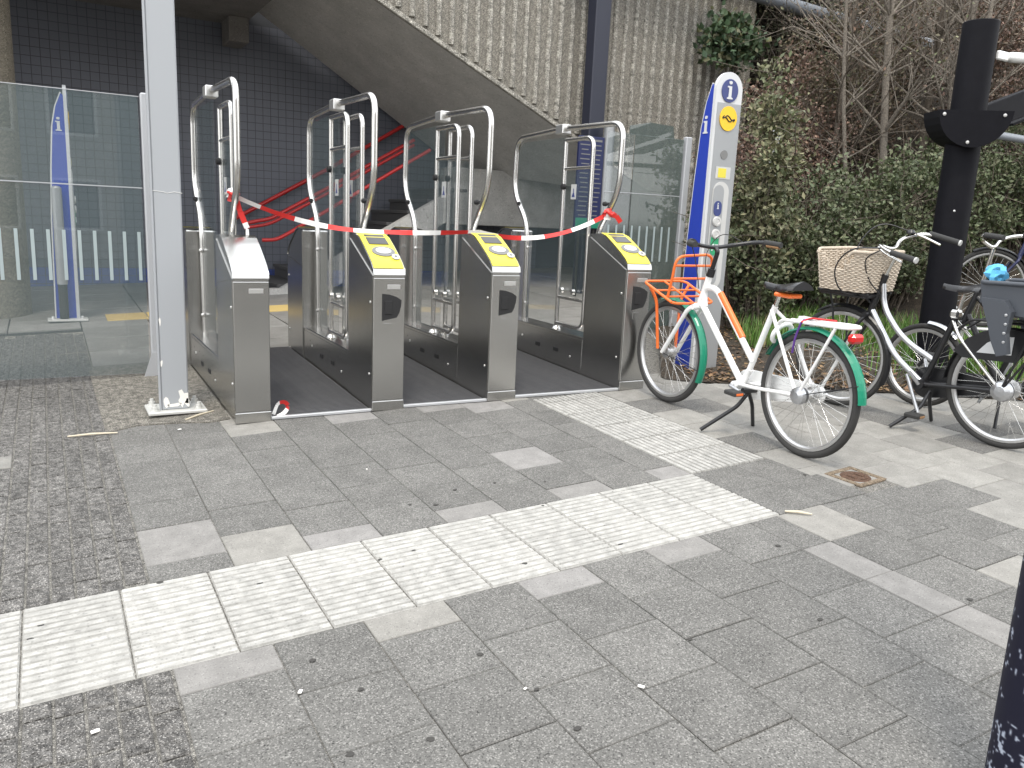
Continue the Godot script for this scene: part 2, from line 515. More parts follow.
func build_ground() -> void:
	# one sheet out to the horizon, under everything
	var g := MB.new()
	var xs := [-160.0, -12.0, -6.0, 0.0, 6.0, 14.0, 160.0]
	var zs := [-160.0, -14.0, -8.0, -2.0, 4.0, 12.0, 160.0]
	for i in xs.size() - 1:
		for j in zs.size() - 1:
			g.quad(gp(xs[i], zs[j], -0.05), gp(xs[i + 1], zs[j], -0.05), gp(xs[i + 1], zs[j + 1], -0.05), gp(xs[i], zs[j + 1], -0.05), Vector3.UP)
	struct("ground", g, mats["bed"])

	var tb := tilt()
	var pave := struct_root("pavement", Transform3D(tb, Vector3.ZERO))
	var bed := MB.new()
	bed.box(Vector3(1.0, -0.0158, -0.6), Vector3(9.0, 0.02, 8.4))
	part("bedding", bed, mats["bed"], pave)
	# grey tiles in stretcher bond, columns run away from the camera
	var cols := []
	for k in range(-4, 5):
		var x0 := 0.1 + 0.3 * k
		cols.append([x0, 0.3 if k < 4 else 0.2, k])
	for c in cols:
		var xc: float = c[0] + c[1] / 2
		var k: int = c[2]
		var even: bool = posmod(k, 2) == 0
		# behind the white guide strip, up to the gates
		var z := -0.6
		var first := true
		var stop := front_z(xc) - (0.25 if xc > -0.5 else 0.3)
		while z > stop:
			var l := 0.3
			if first and even:
				l = 0.15
			var mt := rand_mat("tile", 6)
			if first and even:
				mt = mats["pale%d" % (posmod(k, 3))]
			var zc := z - l / 2
			if k == -3 and first:
				mt = mats["pale2"]
			if k == -4 and first:
				l = 0.15; zc = z - l / 2; mt = mats["tile1"]
			elif k == -4 and z > -0.8:
				l = 0.36; zc = z - l / 2; mt = mats["pale0"]
			if k == 2 and z < -1.0 and z > -1.2:
				mt = mats["pale1"]
			if k == 2 and z > -0.7:
				mt = mats["pale0"]
			if z - l < front_z(xc) + 0.02 and even and k > -4:
				mt = mats["pale%d" % posmod(k + 1, 3)]
			if k == 3 and z < -1.95 and z > -2.2:
				mt = mats["pale1"]
			lay(pave, "tile", xc, zc, c[1], l, mt)
			z -= l
			first = false
		# in front of the guide strip
		if k < 4:
			z = 0.0
			first = true
			while z < 2.3:
				var l := 0.15 if (first and even) else 0.3
				var mt := rand_mat("tile", 6)
				if first and even:
					mt = mats["pale%d" % posmod(k + 1, 3)]
				lay(pave, "tile", xc, z + l / 2, c[1], l, mt)
				z += l
				first = false
	# the pale half-width column and the columns to the right of it
	var z1 := 0.0
	while z1 < 2.3:
		lay(pave, "tile", 1.385, z1 + 0.15, 0.17, 0.3, mats["pale0"] if z1 > 0.2 else mats["tile3"])
		z1 += 0.3
	for k in 3:
		var x0 := 1.47 + 0.3 * k
		var z := 0.0
		if k % 2 == 1:
			lay(pave, "tile", x0 + 0.15, z + 0.075, 0.3, 0.15, mats["tile2"])
			z += 0.15
		while z < 2.3:
			var mt := rand_mat("tile", 6)
			if k == 1 and z > 0.5 and z < 0.8:
				mt = mats["pale2"]
			if k == 0 and z < 0.1:
				mt = mats["pale2"]
			lay(pave, "tile", x0 + 0.15, z + 0.15, 0.3, 0.3, mt)
			z += 0.3
	for k in 2:
		for j in 2:
			lay(pave, "tile", 1.5 + 0.3 * k + 0.15, -0.45 + 0.3 * j, 0.3, 0.3, rand_mat("tile", 6))
	for k in 2:
		lay(pave, "tile", 1.5 + 0.28 * k + 0.14, -2.335, 0.28, 0.22, rand_mat("tile", 6))
	# chewing gum trodden flat and a few bits of litter
	for p in [[-0.179, 0.604], [-0.171, 0.806], [-0.242, 0.366], [-0.749, 0.615], [-0.543, 0.659], [1.228, 0.233], [1.512, 0.885], [2.024, -0.316], [0.136, -0.808], [0.745, -0.836], [0.029, -0.862], [-0.633, 0.365], [-0.717, 0.155], [-0.746, -0.422], [-0.467, -0.578], [-0.140, -0.412], [0.201, -0.109], [0.573, -0.576], [0.700, -0.273], [0.646, -0.085], [1.002, -0.402], [-1.067, -0.588], [-1.447, -0.460], [0.295, -0.938], [-0.289, -0.398], [-1.474, -0.374], [0.513, -0.935], [0.900, 0.724], [0.410, 0.610]]:
		var q := Vector3(p[0], 0, p[1])
		var blob := PackedVector2Array()
		var rr := rng.randf_range(0.008, 0.014)
		for a in 10:
			blob.append(Vector2(cos(TAU * a / 10), sin(TAU * a / 10) * 0.8) * rr * rng.randf_range(0.75, 1.15))
		var m := MB.new()
		m.prism(blob, 0.0015, Transform3D(Basis(Vector3.RIGHT, Vector3.BACK, Vector3.DOWN), Vector3.ZERO))
		part("gum_spot", m, mats["gum"], pave, Vector3(q.x, 0.0022, q.z))
	for p in [[0.102, 0.741, 0.020], [-0.793, 0.297, 0.018], [-0.208, 0.589, 0.012], [-0.738, -2.516, 0.020], [1.659, -0.793, 0.010], [-1.319, 0.215, 0.022], [0.010, -1.390, 0.012]]:
		var q := Vector3(p[0], 0, p[1])
		var m := MB.new()
		m.cbox(Vector3(0, 0.003, 0), Vector3(p[2], 0.004, p[2] * 0.6), 0.0012)
		part("litter", m, mats["paper"], pave, Vector3(q.x, 0.002, q.z), Basis(Vector3.UP, rng.randf() * TAU))
	for p in [[-1.314, -2.623, -1.062, -2.585], [1.531, -0.004, 1.616, 0.078], [-0.680, -2.692, -0.494, -2.825]]:
		var a := Vector3(p[0], 0, p[1])
		var b := Vector3(p[2], 0, p[3])
		var m := MB.new()
		m.tube([Vector3(a.x, 0.009, a.z), Vector3((a.x + b.x) / 2, 0.013, (a.z + b.z) / 2), Vector3(b.x, 0.009, b.z)], [0.005, 0.007, 0.004], 6)
		part("stick", m, mats["stick"], pave)

	# white guide strips
	var strip := struct_root("guide_strip", Transform3D(tb, Vector3.ZERO))
	var rm := ridge_mesh(0.2945, 0.294, 8, 0.0065)
	for i in range(-8, 5):
		for j in 2:
			part("guide_tile", rm, rand_mat("white", 4), strip, Vector3(0.3 * i + 0.15, 0.003 + rng.randf_range(-0.001, 0.001), -0.15 - 0.3 * j))
	var strip2 := struct_root("guide_strip", Transform3D(tb, Vector3.ZERO))
	var rm2 := ridge_mesh(0.293, 0.264, 7, 0.012)
	var turned := Basis(Vector3.UP, PI / 2)
	for i in 5:
		for j in 2:
			part("guide_tile", rm2, rand_mat("white", 4), strip2, Vector3(1.50 + 0.27 * j + 0.135, 0.003 + rng.randf_range(-0.001, 0.001), -0.75 - 0.3 * i), turned)
	var rm3 := ridge_mesh(0.12, 0.264, 7, 0.012)
	for j in 2:
		part("guide_tile", rm3, rand_mat("white", 4), strip2, Vector3(1.50 + 0.27 * j + 0.135, 0.003, -2.16), turned)

	# dark clinkers laid lengthwise on the left
	var br := struct_root("brick_paving", Transform3D(tb, Vector3.ZERO))
	var bb := MB.new()
	bb.box(Vector3(-2.55, -0.0165, -2.2), Vector3(2.9, 0.02, 8.0))
	part("bedding", bb, mats["sand"], br)
	var bw := 0.078
	var bl := 0.208
	var far := []
	for i in 18:
		var x := -1.104 - bw * (i + 0.5)
		var off: float = rng.randf_range(0.0, bl)
		var z := -6.2 + off
		while z < 1.1:
			var zc := z + bl / 2
			var cut_l := bl
			if z < -0.6 and z + bl > -0.6:
				cut_l = -0.6 - z
				zc = z + cut_l / 2
			elif z < 0.0 and z + bl > 0.0:
				cut_l = z + bl
				zc = cut_l / 2
			if (zc < -0.6 or zc > 0.0) and cut_l > 0.03:
				if x > -2.05 and zc > -3.75:
					var mt := rand_mat("brick", 5)
					if rng.randf() < 0.04 and zc < -1.0:
						mt = mats["brick4"] if rng.randf() < 0.7 else mats["slab0"]
					lay(br, "brick", x, zc, bw, snappedf(cut_l, 0.004), mt, 0.0, 0.009)
				else:
					far.append(Vector3(x, 0, zc))
			z += bl
	var fm := MB.new()
	for p in far:
		fm.box(p + Vector3(0, -0.02, 0), Vector3(bw - 0.007, 0.04, bl - 0.007))
	var fo := part("far_bricks", fm, mats["brick1"], br)
	fo.set_meta("kind", "stuff")

	# sandy patch round the foot of the grey post
	var sp := MB.new()
	var poly := PackedVector2Array()
	for p in [[-1.12, -2.62], [-0.95, -2.70], [-0.72, -2.66], [-0.56, -2.60], [-0.43, -2.62], [-0.42, -4.3], [-0.75, -4.4], [-1.13, -4.35]]:
		poly.append(Vector2(p[0], p[1]))
	sp.prism(poly, 0.03, Transform3D(Basis(Vector3.RIGHT, Vector3.BACK, Vector3.DOWN), Vector3.ZERO))
	struct("sandy_ground", sp, mats["dirt"], tb * Vector3(0, -0.009, 0), tb)

	# lighter slabs under the bicycles
	var sl := struct_root("slab_paving", Transform3D(tb, Vector3.ZERO))
	var slb := MB.new()
	slb.box(Vector3(4.2, -0.0172, -0.4), Vector3(4.6, 0.02, 5.6))
	part("bedding", slb, mats["bed"], sl)
	for k in 13:
		var x0 := 2.05 + 0.3 * k if k > 0 else 2.05
		var z := -2.5 + (0.15 if k % 2 == 1 else 0.0)
		while z < 2.0:
			var zc := z + 0.15
			if true:
				# the earth begins along a slanting line
				var t := (x0 + 0.15 - 2.98) * 0.625 - (zc + 2.08) * 0.78
				if t < 0.15 and not (x0 < 2.3 and zc > 0.0):
					lay(sl, "slab", x0 + 0.15, zc, 0.3, 0.3, rand_mat("slab", 4) if rng.randf() < 0.8 else mats["tile4"])
			z += 0.3
	# small rusty valve cover
	var vc := thing("valve_cover", "small rusty square valve cover set in the paving behind white bicycle", "manhole cover", tb * Vector3(2.25, 0, -0.18))
	vc.basis = tb * Basis(Vector3.UP, 0.06)
	vc.position.y -= 0.006
	var fr := MB.new()
	for s in [-1.0, 1.0]:
		fr.cbox(Vector3(0.095 * s, 0.005, 0), Vector3(0.03, 0.012, 0.22), 0.003)
		fr.cbox(Vector3(0, 0.005, 0.095 * s), Vector3(0.16, 0.012, 0.03), 0.003)
	part("frame", fr, mats["rust_frame"], vc)
	var lid := MB.new()
	lid.lathe([Vector2(0, 0.008), Vector2(0.074, 0.008), Vector2(0.078, 0.004), Vector2(0.078, -0.01)], Vector3(0, 0.001, 0), Vector3.UP, 24)
	lid.box(Vector3(0.03, 0.010, 0), Vector3(0.02, 0.006, 0.05))
	lid.box(Vector3(-0.03, 0.010, 0), Vector3(0.02, 0.006, 0.05))
	lid.box(Vector3(0, 0.010, 0.05), Vector3(0.05, 0.006, 0.012))
	part("lid", lid, mats["rust"], vc)

	# paving inside the station hall
	var hall := struct_root("hall_floor", Transform3D(tb, Vector3.ZERO))
	var hb := MB.new()
	hb.box(Vector3(1.2, -0.030, -7.3), Vector3(10.2, 0.02, 6.0))
	part("bedding", hb, mats["seam"], hall)
	for i in range(-4, 13):
		for j in 9:
			var x := -1.1 + 0.62 * i + 0.31
			var z := -4.55 - 0.62 * j - 0.31
			if i < 0 and j < 3:
				continue
			var tm: Material = mats["floor_in"] if rng.randf() < 0.6 else mats["floor_in2"]
			lay(hall, "floor_tile", x, z, 0.62, 0.62, tm, -0.004, 0.012)
	for i in 5:
		lay(hall, "guide_tile", -0.66 + 0.40 * i, -6.95, 0.39, 0.42, mats["ochre"], 0.006)

func build_station() -> void:
	# dark tiled wall at the back of the hall: 10 cm tiles, real joints
	var w := thing("tiled_wall", "dark blue-grey tiled back wall of the covered station hall", "wall", Vector3(0, 0, -9.96))
	var core := MB.new()
	core.box(Vector3(1.0, 1.9, -0.12), Vector3(22, 4.6, 0.22))
	part("wall_core", core, mats["grout"], w)
	var tl := MB.new()
	var tlb := MB.new()
	var y := 0.12
	var row := 0
	while y < 3.80:
		var x := -2.6
		while x < 6.2:
			var dst := tlb if row < 3 else tl
			var d := -0.006 + rng.randf_range(-0.0008, 0.0008)
			dst.quad(Vector3(x + 0.004, y + 0.004, d), Vector3(x + 0.106, y + 0.004, d), Vector3(x + 0.106, y + 0.106, d + rng.randf_range(-0.001, 0.001)), Vector3(x + 0.004, y + 0.106, d), Vector3.BACK)
			x += 0.11
		y += 0.11
		row += 1
	part("wall_tiles", tl, mats["wall_tile"], w).set_meta("kind", "stuff")
	part("base_tiles", tlb, mats["wall_tile_blue"], w).set_meta("kind", "stuff")
	# ceiling of the hall: a thick slab
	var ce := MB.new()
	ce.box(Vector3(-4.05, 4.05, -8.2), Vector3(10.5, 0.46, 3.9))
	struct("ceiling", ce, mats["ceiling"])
	var bmk := MB.new()
	bmk.cbox(Vector3(1.04, 3.66, -9.62), Vector3(0.26, 0.32, 0.5), 0.01)
	tag(part("ceiling_bracket", bmk, mats["ceiling"], self), "small pale concrete block under the dark hall ceiling", "bracket")

	# stair flight: ribbed parapet wall with the sloping soffit under it
	var st := thing("stair_block", "concrete stair flight with ribbed exposed-aggregate side wall and smooth sloping underside", "staircase", Vector3(0, 0, 0))
	var zr := -7.2
	var slope := -0.458
	var edge := func(x: float) -> float: return 3.77 + slope * (x - 2.15)
	var x0 := 0.2
	var x1 := 8.2
	var wall := MB.new()
	var wp := PackedVector2Array([Vector2(x0, edge.call(x0)), Vector2(6.6, edge.call(6.6)), Vector2(6.6, 0.0), Vector2(x1, 0.0), Vector2(x1, 5.6), Vector2(x0, 5.6)])
	wall.prism(wp, 0.18, Transform3D(Basis(), Vector3(0, 0, zr - 0.09)))
	part("side_wall", wall, mats["aggregate"], st)
	# bevelled edge strip along the foot of the wall
	var es := MB.new()
	var ang := atan(slope)
	es.cbox(Vector3((x0 + 6.6) / 2, (edge.call(x0) + edge.call(6.6)) / 2 + 0.03, zr + 0.012), Vector3(6.4 / cos(ang), 0.055, 0.045), 0.008, Basis(Vector3.BACK, ang))
	part("edge_strip", es, mats["rib"], st)
	# ribs, one piece each
	var pitch := 0.176
	var rx := 1.9
	while rx < x1 - 0.1:
		var lo: float = edge.call(minf(rx, 6.6)) + 0.10 if rx < 6.65 else 0.3
		var hi := 5.55
		var wd := rng.randf_range(0.062, 0.078)
		var m := MB.new()
		var rp := PackedVector2Array()
		for q in [[-0.5, 0.0], [-0.44, 0.022], [-0.2, 0.04], [0.2, 0.042], [0.44, 0.024], [0.5, 0.0]]:
			rp.append(Vector2(q[0] * wd, q[1]))
		# broken into lengths whose sides wander a little, as cast concrete does
		var yy := lo
		var prev_d := Vector2.ZERO
		while yy < hi:
			var l := minf(rng.randf_range(0.2, 0.5), hi - yy)
			var dd := Vector2(rng.randf_range(-0.005, 0.005), rng.randf_range(-0.006, 0.004))
			for k in rp.size() - 1:
				var a: Vector2 = rp[k] + prev_d
				var b: Vector2 = rp[k + 1] + prev_d
				var a2: Vector2 = rp[k] + dd
				var b2: Vector2 = rp[k + 1] + dd
				m.quad(Vector3(a.x, yy, a.y), Vector3(b.x, yy, b.y), Vector3(b2.x, yy + l, b2.y), Vector3(a2.x, yy + l, a2.y), Vector3((a.x + b.x), 0, 0.03))
			prev_d = dd
			yy += l
		m.quad(Vector3(-wd / 2, lo, 0), Vector3(wd / 2, lo, 0), Vector3(wd / 2 * 0.4, lo, 0.04), Vector3(-wd / 2 * 0.4, lo, 0.04), Vector3.DOWN)
		part("rib", m, mats["rib"], st, Vector3(rx, 0, zr + 0.001))
		rx += pitch
	# soffit: from the foot of the side wall back to the hall wall
	var so := MB.new()
	var n1 := Vector3(x0, edge.call(x0), zr - 0.02)
	var n2 := Vector3(6.6, edge.call(6.6), zr - 0.02)
	var zf := -9.80
	var f1 := Vector3(x0, 4.72, zf)
	var f2 := Vector3(4.55, 2.10, zf)
	var steps := 24
	for i in steps:
		var a0 := float(i) / steps
		var a1 := float(i + 1) / steps
		so.quad(n1.lerp(n2, a0), n1.lerp(n2, a1), f1.lerp(f2, a1), f1.lerp(f2, a0), Vector3(-0.4, -1, 0))
		so.quad(n1.lerp(n2, a0) + Vector3(0, 0.2, 0), n1.lerp(n2, a1) + Vector3(0, 0.2, 0), f1.lerp(f2, a1) + Vector3(0, 0.2, 0), f1.lerp(f2, a0) + Vector3(0, 0.2, 0), Vector3(0.4, 1, 0))
	part("soffit", so, mats["concrete"], st)
	var lw := MB.new()
	lw.cbox(Vector3(5.9, 1.66, -9.3), Vector3(3.6, 0.86, 0.5), 0.01)
	part("low_beam", lw, mats["concrete_light"], st)
	# the flight behind it, which climbs to the right, with red handrails
	var s2 := thing("inner_stair", "dark stair flight with red handrails seen behind the ticket gates", "staircase", Vector3(0, 0, 0))
	var rise := 0.171
	var run := 0.30
	for k in 9:
		var m := MB.new()
		m.cbox(Vector3(1.25 + run * k + 0.15, 0.2 + rise * (k + 1) - 0.02, -9.03), Vector3(run + 0.03, 0.045, 1.5), 0.006)
		m.box(Vector3(1.25 + run * k + 0.02, 0.2 + rise * (k + 0.5) - 0.022, -9.03), Vector3(0.02, rise - 0.045, 1.5))
		part("step", m, mats["stair_dark"], s2)
	var str_ := MB.new()
	str_.prism(PackedVector2Array([Vector2(1.1, 0.2), Vector2(1.7, 0.2), Vector2(3.6, 1.28), Vector2(3.6, 1.67), Vector2(1.25, 0.33), Vector2(1.1, 0.33)]), 0.12, Transform3D(Basis(), Vector3(0, 0, -8.2)))
	part("stringer", str_, mats["concrete"], s2)
	for q in [[-9.82, [[1.005, 1.170], [2.383, 1.962], [3.690, 2.763]], 0.030], [-8.95, [[0.966, 1.121], [1.124, 1.166], [1.311, 1.200], [2.117, 1.659], [3.399, 2.416]], 0.026], [-8.95, [[0.965, 1.068], [1.310, 1.133], [2.117, 1.590], [3.400, 2.345]], 0.022], [-8.30, [[1.053, 0.939], [1.231, 0.944], [1.399, 1.038], [2.986, 2.010], [3.370, 2.240]], 0.024]]:
		var pts := []
		for p in q[1]:
			pts.append(Vector3(p[0], p[1], q[0]))
		var m := MB.new()
		m.tube(rounded(pts, 0.12), q[2], 10)
		part("handrail", m, mats["red_rail"], s2)
	for p in [[0.991, 1.069], [2.146, 1.633]]:
		var top := Vector3(p[0], p[1], -8.95)
		var m := MB.new()
		m.tube([top, Vector3(top.x, 0.25, top.z)], 0.02, 8)
		part("rail_post", m, mats["black"], s2)

	# steel column in front of the ribbed wall, gutter and deck edge above
	var cm := MB.new()
	cm.cbox(Vector3(5.12, 2.8, -6.9), Vector3(0.24, 5.6, 0.2), 0.012)
	tag(part("steel_column", cm, mats["navy"], self), "dark navy steel column standing against the ribbed concrete wall", "column")
	var gt := thing("gutter", "grey round gutter pipe along the top of the ribbed wall", "gutter", Vector3(0, 0, 0))
	var gm := MB.new()
	gm.tube([Vector3(4.6, 4.86, -6.95), Vector3(9.0, 4.70, -6.95), Vector3(13.0, 4.60, -6.95)], 0.10, 14)
	part("pipe", gm, mats["pipe_grey"], gt)
	for x in [5.6, 7.4, 9.2]:
		var bm := MB.new()
		bm.box(Vector3(x, 4.80 - (x - 5) * 0.03, -7.0), Vector3(0.03, 0.28, 0.2))
		part("bracket", bm, mats["black"], gt)
	var de := MB.new()
	de.box(Vector3(6.5, 5.25, -9.2), Vector3(9.0, 0.65, 4.2))
	struct("platform_deck", de, mats["deck_brown"])
	var cb := thing("deck_beam", "dark brown timber beam behind the bare trees", "beam", Vector3(0, 0, 0))
	var cbm := MB.new()
	cbm.box(Vector3(12.0, 4.75, -8.0), Vector3(9.5, 0.35, 0.3))
	part("beam", cbm, mats["deck_brown"], cb)

	# round aggregate column at the far left
	var col := MB.new()
	col.lathe([Vector2(0.34, 0.0), Vector2(0.34, 3.9)], Vector3(-1.87, gy(-1.87, -7.6) - 0.02, -7.6), Vector3.UP, 32)
	tag(part("concrete_column", col, mats["column_stone"], self), "round exposed-aggregate concrete column inside the hall, cut by the left edge", "column")


# ------------------------------------------------------------------ ticket gates
# local axes: x to the right, y up, the gate runs from z = 0 (front) to z = -2.3
func pedestal_profile() -> PackedVector2Array:
	return PackedVector2Array([Vector2(0, 0.0), Vector2(0, 0.872), Vector2(0.005, 0.900), Vector2(0.045, 0.940), Vector2(0.10, 0.977), Vector2(0.20, 1.036), Vector2(0.30, 1.090), Vector2(0.37, 1.108), Vector2(0.50, 1.098), Vector2(0.52, 1.085), Vector2(0.52, 0.0)])

func side_frame() -> Transform3D:     # polygon x -> depth (-z), polygon y -> up, thickness along x
	return Transform3D(Basis(Vector3(0, 0, -1), Vector3.UP, Vector3(1, 0, 0)), Vector3.ZERO)

func build_gate(idx: int, at: Vector3, turn: float, top: float, label: String, reader: bool, leaf_l: bool, leaf_r: bool) -> void:
	var g := thing("ticket_gate", label, "ticket gate", at, turn, "ticket gates in a row")
	var w := 0.212
	for rear in [false, true]:
		var node_b := Basis(Vector3.UP, PI) if rear else Basis()
		var off := Vector3(0, 0, -2.28) if rear else Vector3.ZERO
		var prof := pedestal_profile()
		var body := MB.new()
		body.prism(prof, w - 0.012, side_frame())
		var ped := part("rear_pedestal" if rear else "front_pedestal", body, mats["steel"], g, off, node_b)
		# side covers: a lower sheet and the triangular cheek above the fold, with a seam between
		for s in [-1.0, 1.0]:
			var lo := MB.new()
			var xf := side_frame()
			xf.origin.x = s * (w / 2 - 0.0035)
			lo.prism(PackedVector2Array([Vector2(0.012, 0.075), Vector2(0.012, 0.862), Vector2(0.508, 0.800), Vector2(0.508, 0.075)]), 0.007, xf)
			part("side_panel", lo, mats["steel"], ped)
			var up := MB.new()
			up.prism(PackedVector2Array([Vector2(0.012, 0.868), Vector2(0.50, 1.082), Vector2(0.508, 0.806)]), 0.006, xf)
			part("cheek", up, mats["steel"], ped)
			for q in [[0.05, 0.70], [0.06, 0.235]]:
				var bt := MB.new()
				bt.lathe([Vector2(0, 0.005), Vector2(0.007, 0.004), Vector2(0.009, 0)], Vector3(s * (w / 2), q[1], -q[0]), Vector3(s, 0, 0), 10)
				part("bolt", bt, mats["alu"], ped)
		var fp := MB.new()
		fp.cbox(Vector3(0, 0.462, 0.004), Vector3(w - 0.004, 0.785, 0.010), 0.003)
		part("front_panel", fp, mats["steel"], ped)
		var pl := MB.new()
		pl.cbox(Vector3(0, 0.032, 0.002), Vector3(w + 0.004, 0.064, 0.02), 0.003)
		part("plinth", pl, mats["steel"], ped)
		# smooth top cover that follows the curve
		var cv := MB.new()
		var k0 := 1
		for k in range(k0, 8):
			var p := prof[k]
			var q := prof[k + 1]
			var hx := w / 2
			var pa := [Vector3(-hx, p.y + 0.006, -p.x + 0.006), Vector3(hx, p.y + 0.006, -p.x + 0.006), Vector3(hx, q.y + 0.006, -q.x + 0.004), Vector3(-hx, q.y + 0.006, -q.x + 0.004)]
			smooth_strip(cv, prof, k, hx, 0.006)
			for s in [-1, 1]:
				var a: Vector3 = pa[0] if s < 0 else pa[1]
				var b: Vector3 = pa[3] if s < 0 else pa[2]
				cv.quad(a, b, b - Vector3(0, 0.012, 0), a - Vector3(0, 0.012, 0), Vector3(s, 0, 0))
		part("top_cover", cv, mats["steel"], ped)
		if not rear:
			var tag_ := MB.new()
			tag_.cbox(Vector3(0.028, 0.800, 0.0105), Vector3(0.085, 0.028, 0.004), 0.001)
			part("name_plate", tag_, mats["alu"], ped)
		if reader or rear:
			# yellow reader panel
			var ye := MB.new()
			for k in range(2, 7):
				smooth_strip(ye, prof, k, w / 2 - 0.006, 0.0105, 0.25 if k == 2 else 0.0)
			var yp := part("reader_panel", ye, mats["yellow"], ped)
			if not rear:
				top_patch(yp, "screen", prof, 0.215, 0.33, -0.064, 0.070, mats["screen_dark"], 0.014)
				top_disc(yp, "reader_ring", prof, 0.143, 0.008, 0.076, 0.055, mats["ring_grey"], 0.0135)
				top_disc(yp, "reader_face", prof, 0.146, 0.008, 0.052, 0.035, mats["white_plastic"], 0.0165)
				top_disc(yp, "button", prof, 0.088, 0.070, 0.027, 0.026, mats["white_plastic"], 0.0185)
				top_disc(yp, "button_mark", prof, 0.089, 0.070, 0.010, 0.010, mats["ring_grey"], 0.0205)
				# card slot
				var sl := MB.new()
				var po := PackedVector2Array([Vector2(-0.048, 0.757), Vector2(0.0, 0.752), Vector2(0.045, 0.738), Vector2(0.080, 0.716), Vector2(0.078, 0.680), Vector2(0.066, 0.635), Vector2(0.050, 0.606), Vector2(-0.048, 0.586)])
				sl.prism(po, 0.006, Transform3D(Basis(), Vector3(0, 0, 0.0095)))
				part("card_slot", sl, mats["black"], ped)
				var sl2 := MB.new()
				sl2.cbox(Vector3(-0.008, 0.67, 0.014), Vector3(0.05, 0.085, 0.006), 0.002)
				part("slot_flap", sl2, mats["black"], ped)
				var sq := MB.new()
				sq.cbox(Vector3(-0.012, 0.545, 0.0095), Vector3(0.05, 0.05, 0.003), 0.001)
				part("sensor_plate", sq, mats["steel"], ped)
	# low middle section
	var lowm := MB.new()
	lowm.cbox(Vector3(0, 0.16, -1.14), Vector3(w - 0.02, 0.30, 1.24), 0.006)
	var low := part("low_section", lowm, mats["steel"], g)
	for s in [-1.0, 1.0]:
		var lp := MB.new()
		lp.cbox(Vector3(s * (w / 2 - 0.012), 0.175, -1.14), Vector3(0.008, 0.225, 1.22), 0.002)
		part("side_panel", lp, mats["steel"], low)
		for z in [-0.92, -1.22]:
			var ve := MB.new()
			ve.cbox(Vector3(s * (w / 2 - 0.007), 0.155, z), Vector3(0.006, 0.032, 0.075), 0.002)
			part("sensor_window", ve, mats["black"], low)
		for q in [[-0.70, 0.13], [-1.50, 0.19]]:
			var bt := MB.new()
			bt.lathe([Vector2(0, 0.006), Vector2(0.009, 0.004), Vector2(0.011, 0)], Vector3(s * (w / 2 - 0.009), q[1], q[0]), Vector3(s, 0, 0), 10)
			part("bolt", bt, mats["alu"], low)
		for z in [-0.78, -1.0, -1.16, -1.34, -1.56]:
			var bt := MB.new()
			bt.lathe([Vector2(0, 0.003), Vector2(0.006, 0.0)], Vector3(s * (w / 2 - 0.0085), 0.225, z), Vector3(s, 0, 0), 8)
			part("screw", bt, mats["black"], low)
	# hoop of stainless tube
	var h := top
	var hp := rounded([Vector3(0, 0.31, -0.58), Vector3(0, 1.10, -0.575), Vector3(0, 1.43, -0.315), Vector3(0, h, -0.31), Vector3(0, h + 0.02, -1.15), Vector3(0, h - 0.01, -1.93), Vector3(0, 1.43, -1.95), Vector3(0, 1.15, -1.68), Vector3(0, 0.31, -1.66)], 0.13, 7)
	var hm := MB.new()
	hm.tube(hp, 0.0215, 14)
	var hoop := part("hoop", hm, mats["tube"], g)
	for q in [[1.33, -0.43, 0.03], [1.33, -1.86, -0.03], [0.95, -1.66, 0.0], [0.46, -1.66, 0.0], [0.95, -0.60, 0.0]]:
		var cl := MB.new()
		cl.lathe([Vector2(0.0, 0.055), Vector2(0.016, 0.052), Vector2(0.018, 0.03), Vector2(0.012, 0.026), Vector2(0.012, 0.0)], Vector3(0, q[0], q[1]), Vector3(-0.4, 0, (1.0 if q[1] > -1 else -1.0) * -0.9), 10)
		part("glass_clamp", cl, mats["black"] if absf(q[2]) > 0.01 else mats["tube"], hoop)
	var bk := MB.new()
	bk.cbox(Vector3(0, h + 0.012, -1.15), Vector3(0.085, 0.075, 0.115), 0.006)
	part("hinge_block", bk, mats["alu"], g)
	# fixed pane inside the hoop
	var gl := MB.new()
	gl.prism(PackedVector2Array([Vector2(1.10, 0.33), Vector2(1.62, 0.33), Vector2(1.62, 1.15), Vector2(1.88, 1.42), Vector2(1.88, h - 0.1), Vector2(1.80, h - 0.05), Vector2(1.10, h - 0.05)]), 0.008, side_frame())
	part("glass_pane", gl, mats["glass"], g)
	# swing leaves, folded open along the gate
	for s in [-1.0, 1.0]:
		if (s < 0 and not leaf_l) or (s > 0 and not leaf_r):
			continue
		var x: float = s * 0.052
		var z0 := -1.12 if idx != 4 else -1.01
		var z1 := z0 + 0.40
		var lt := h - 0.085
		var lf := MB.new()
		lf.tube(rounded([Vector3(x, 0.33, z0), Vector3(x, lt, z0), Vector3(x, lt, z0 + 0.02)], 0.01, 2), 0.0175, 12)
		lf.tube(rounded([Vector3(x, lt, z0), Vector3(x, lt, z1), Vector3(x, 0.36, z1), Vector3(x, 0.36, z0)], 0.09, 6), 0.0175, 12)
		lf.tube([Vector3(x, lt - 0.22, z0), Vector3(x, lt - 0.22, z1)], 0.0135, 10)
		lf.tube([Vector3(x, 0.58, z0), Vector3(x, 0.58, z1)], 0.0135, 10)
		var leaf := part("swing_leaf", lf, mats["tube"], g)
		var lg := MB.new()
		lg.box(Vector3(x, (lt - 0.24 + 0.60) / 2, (z0 + z1) / 2), Vector3(0.008, lt - 0.84, 0.34))
		part("glass", lg, mats["glass"], leaf)
		var sk := MB.new()
		sk.box(Vector3(x - 0.0055, 1.42, z1 - 0.24), Vector3(0.0015, 0.115, 0.075))
		var sti := part("sticker", sk, mats["white_plastic"], leaf)
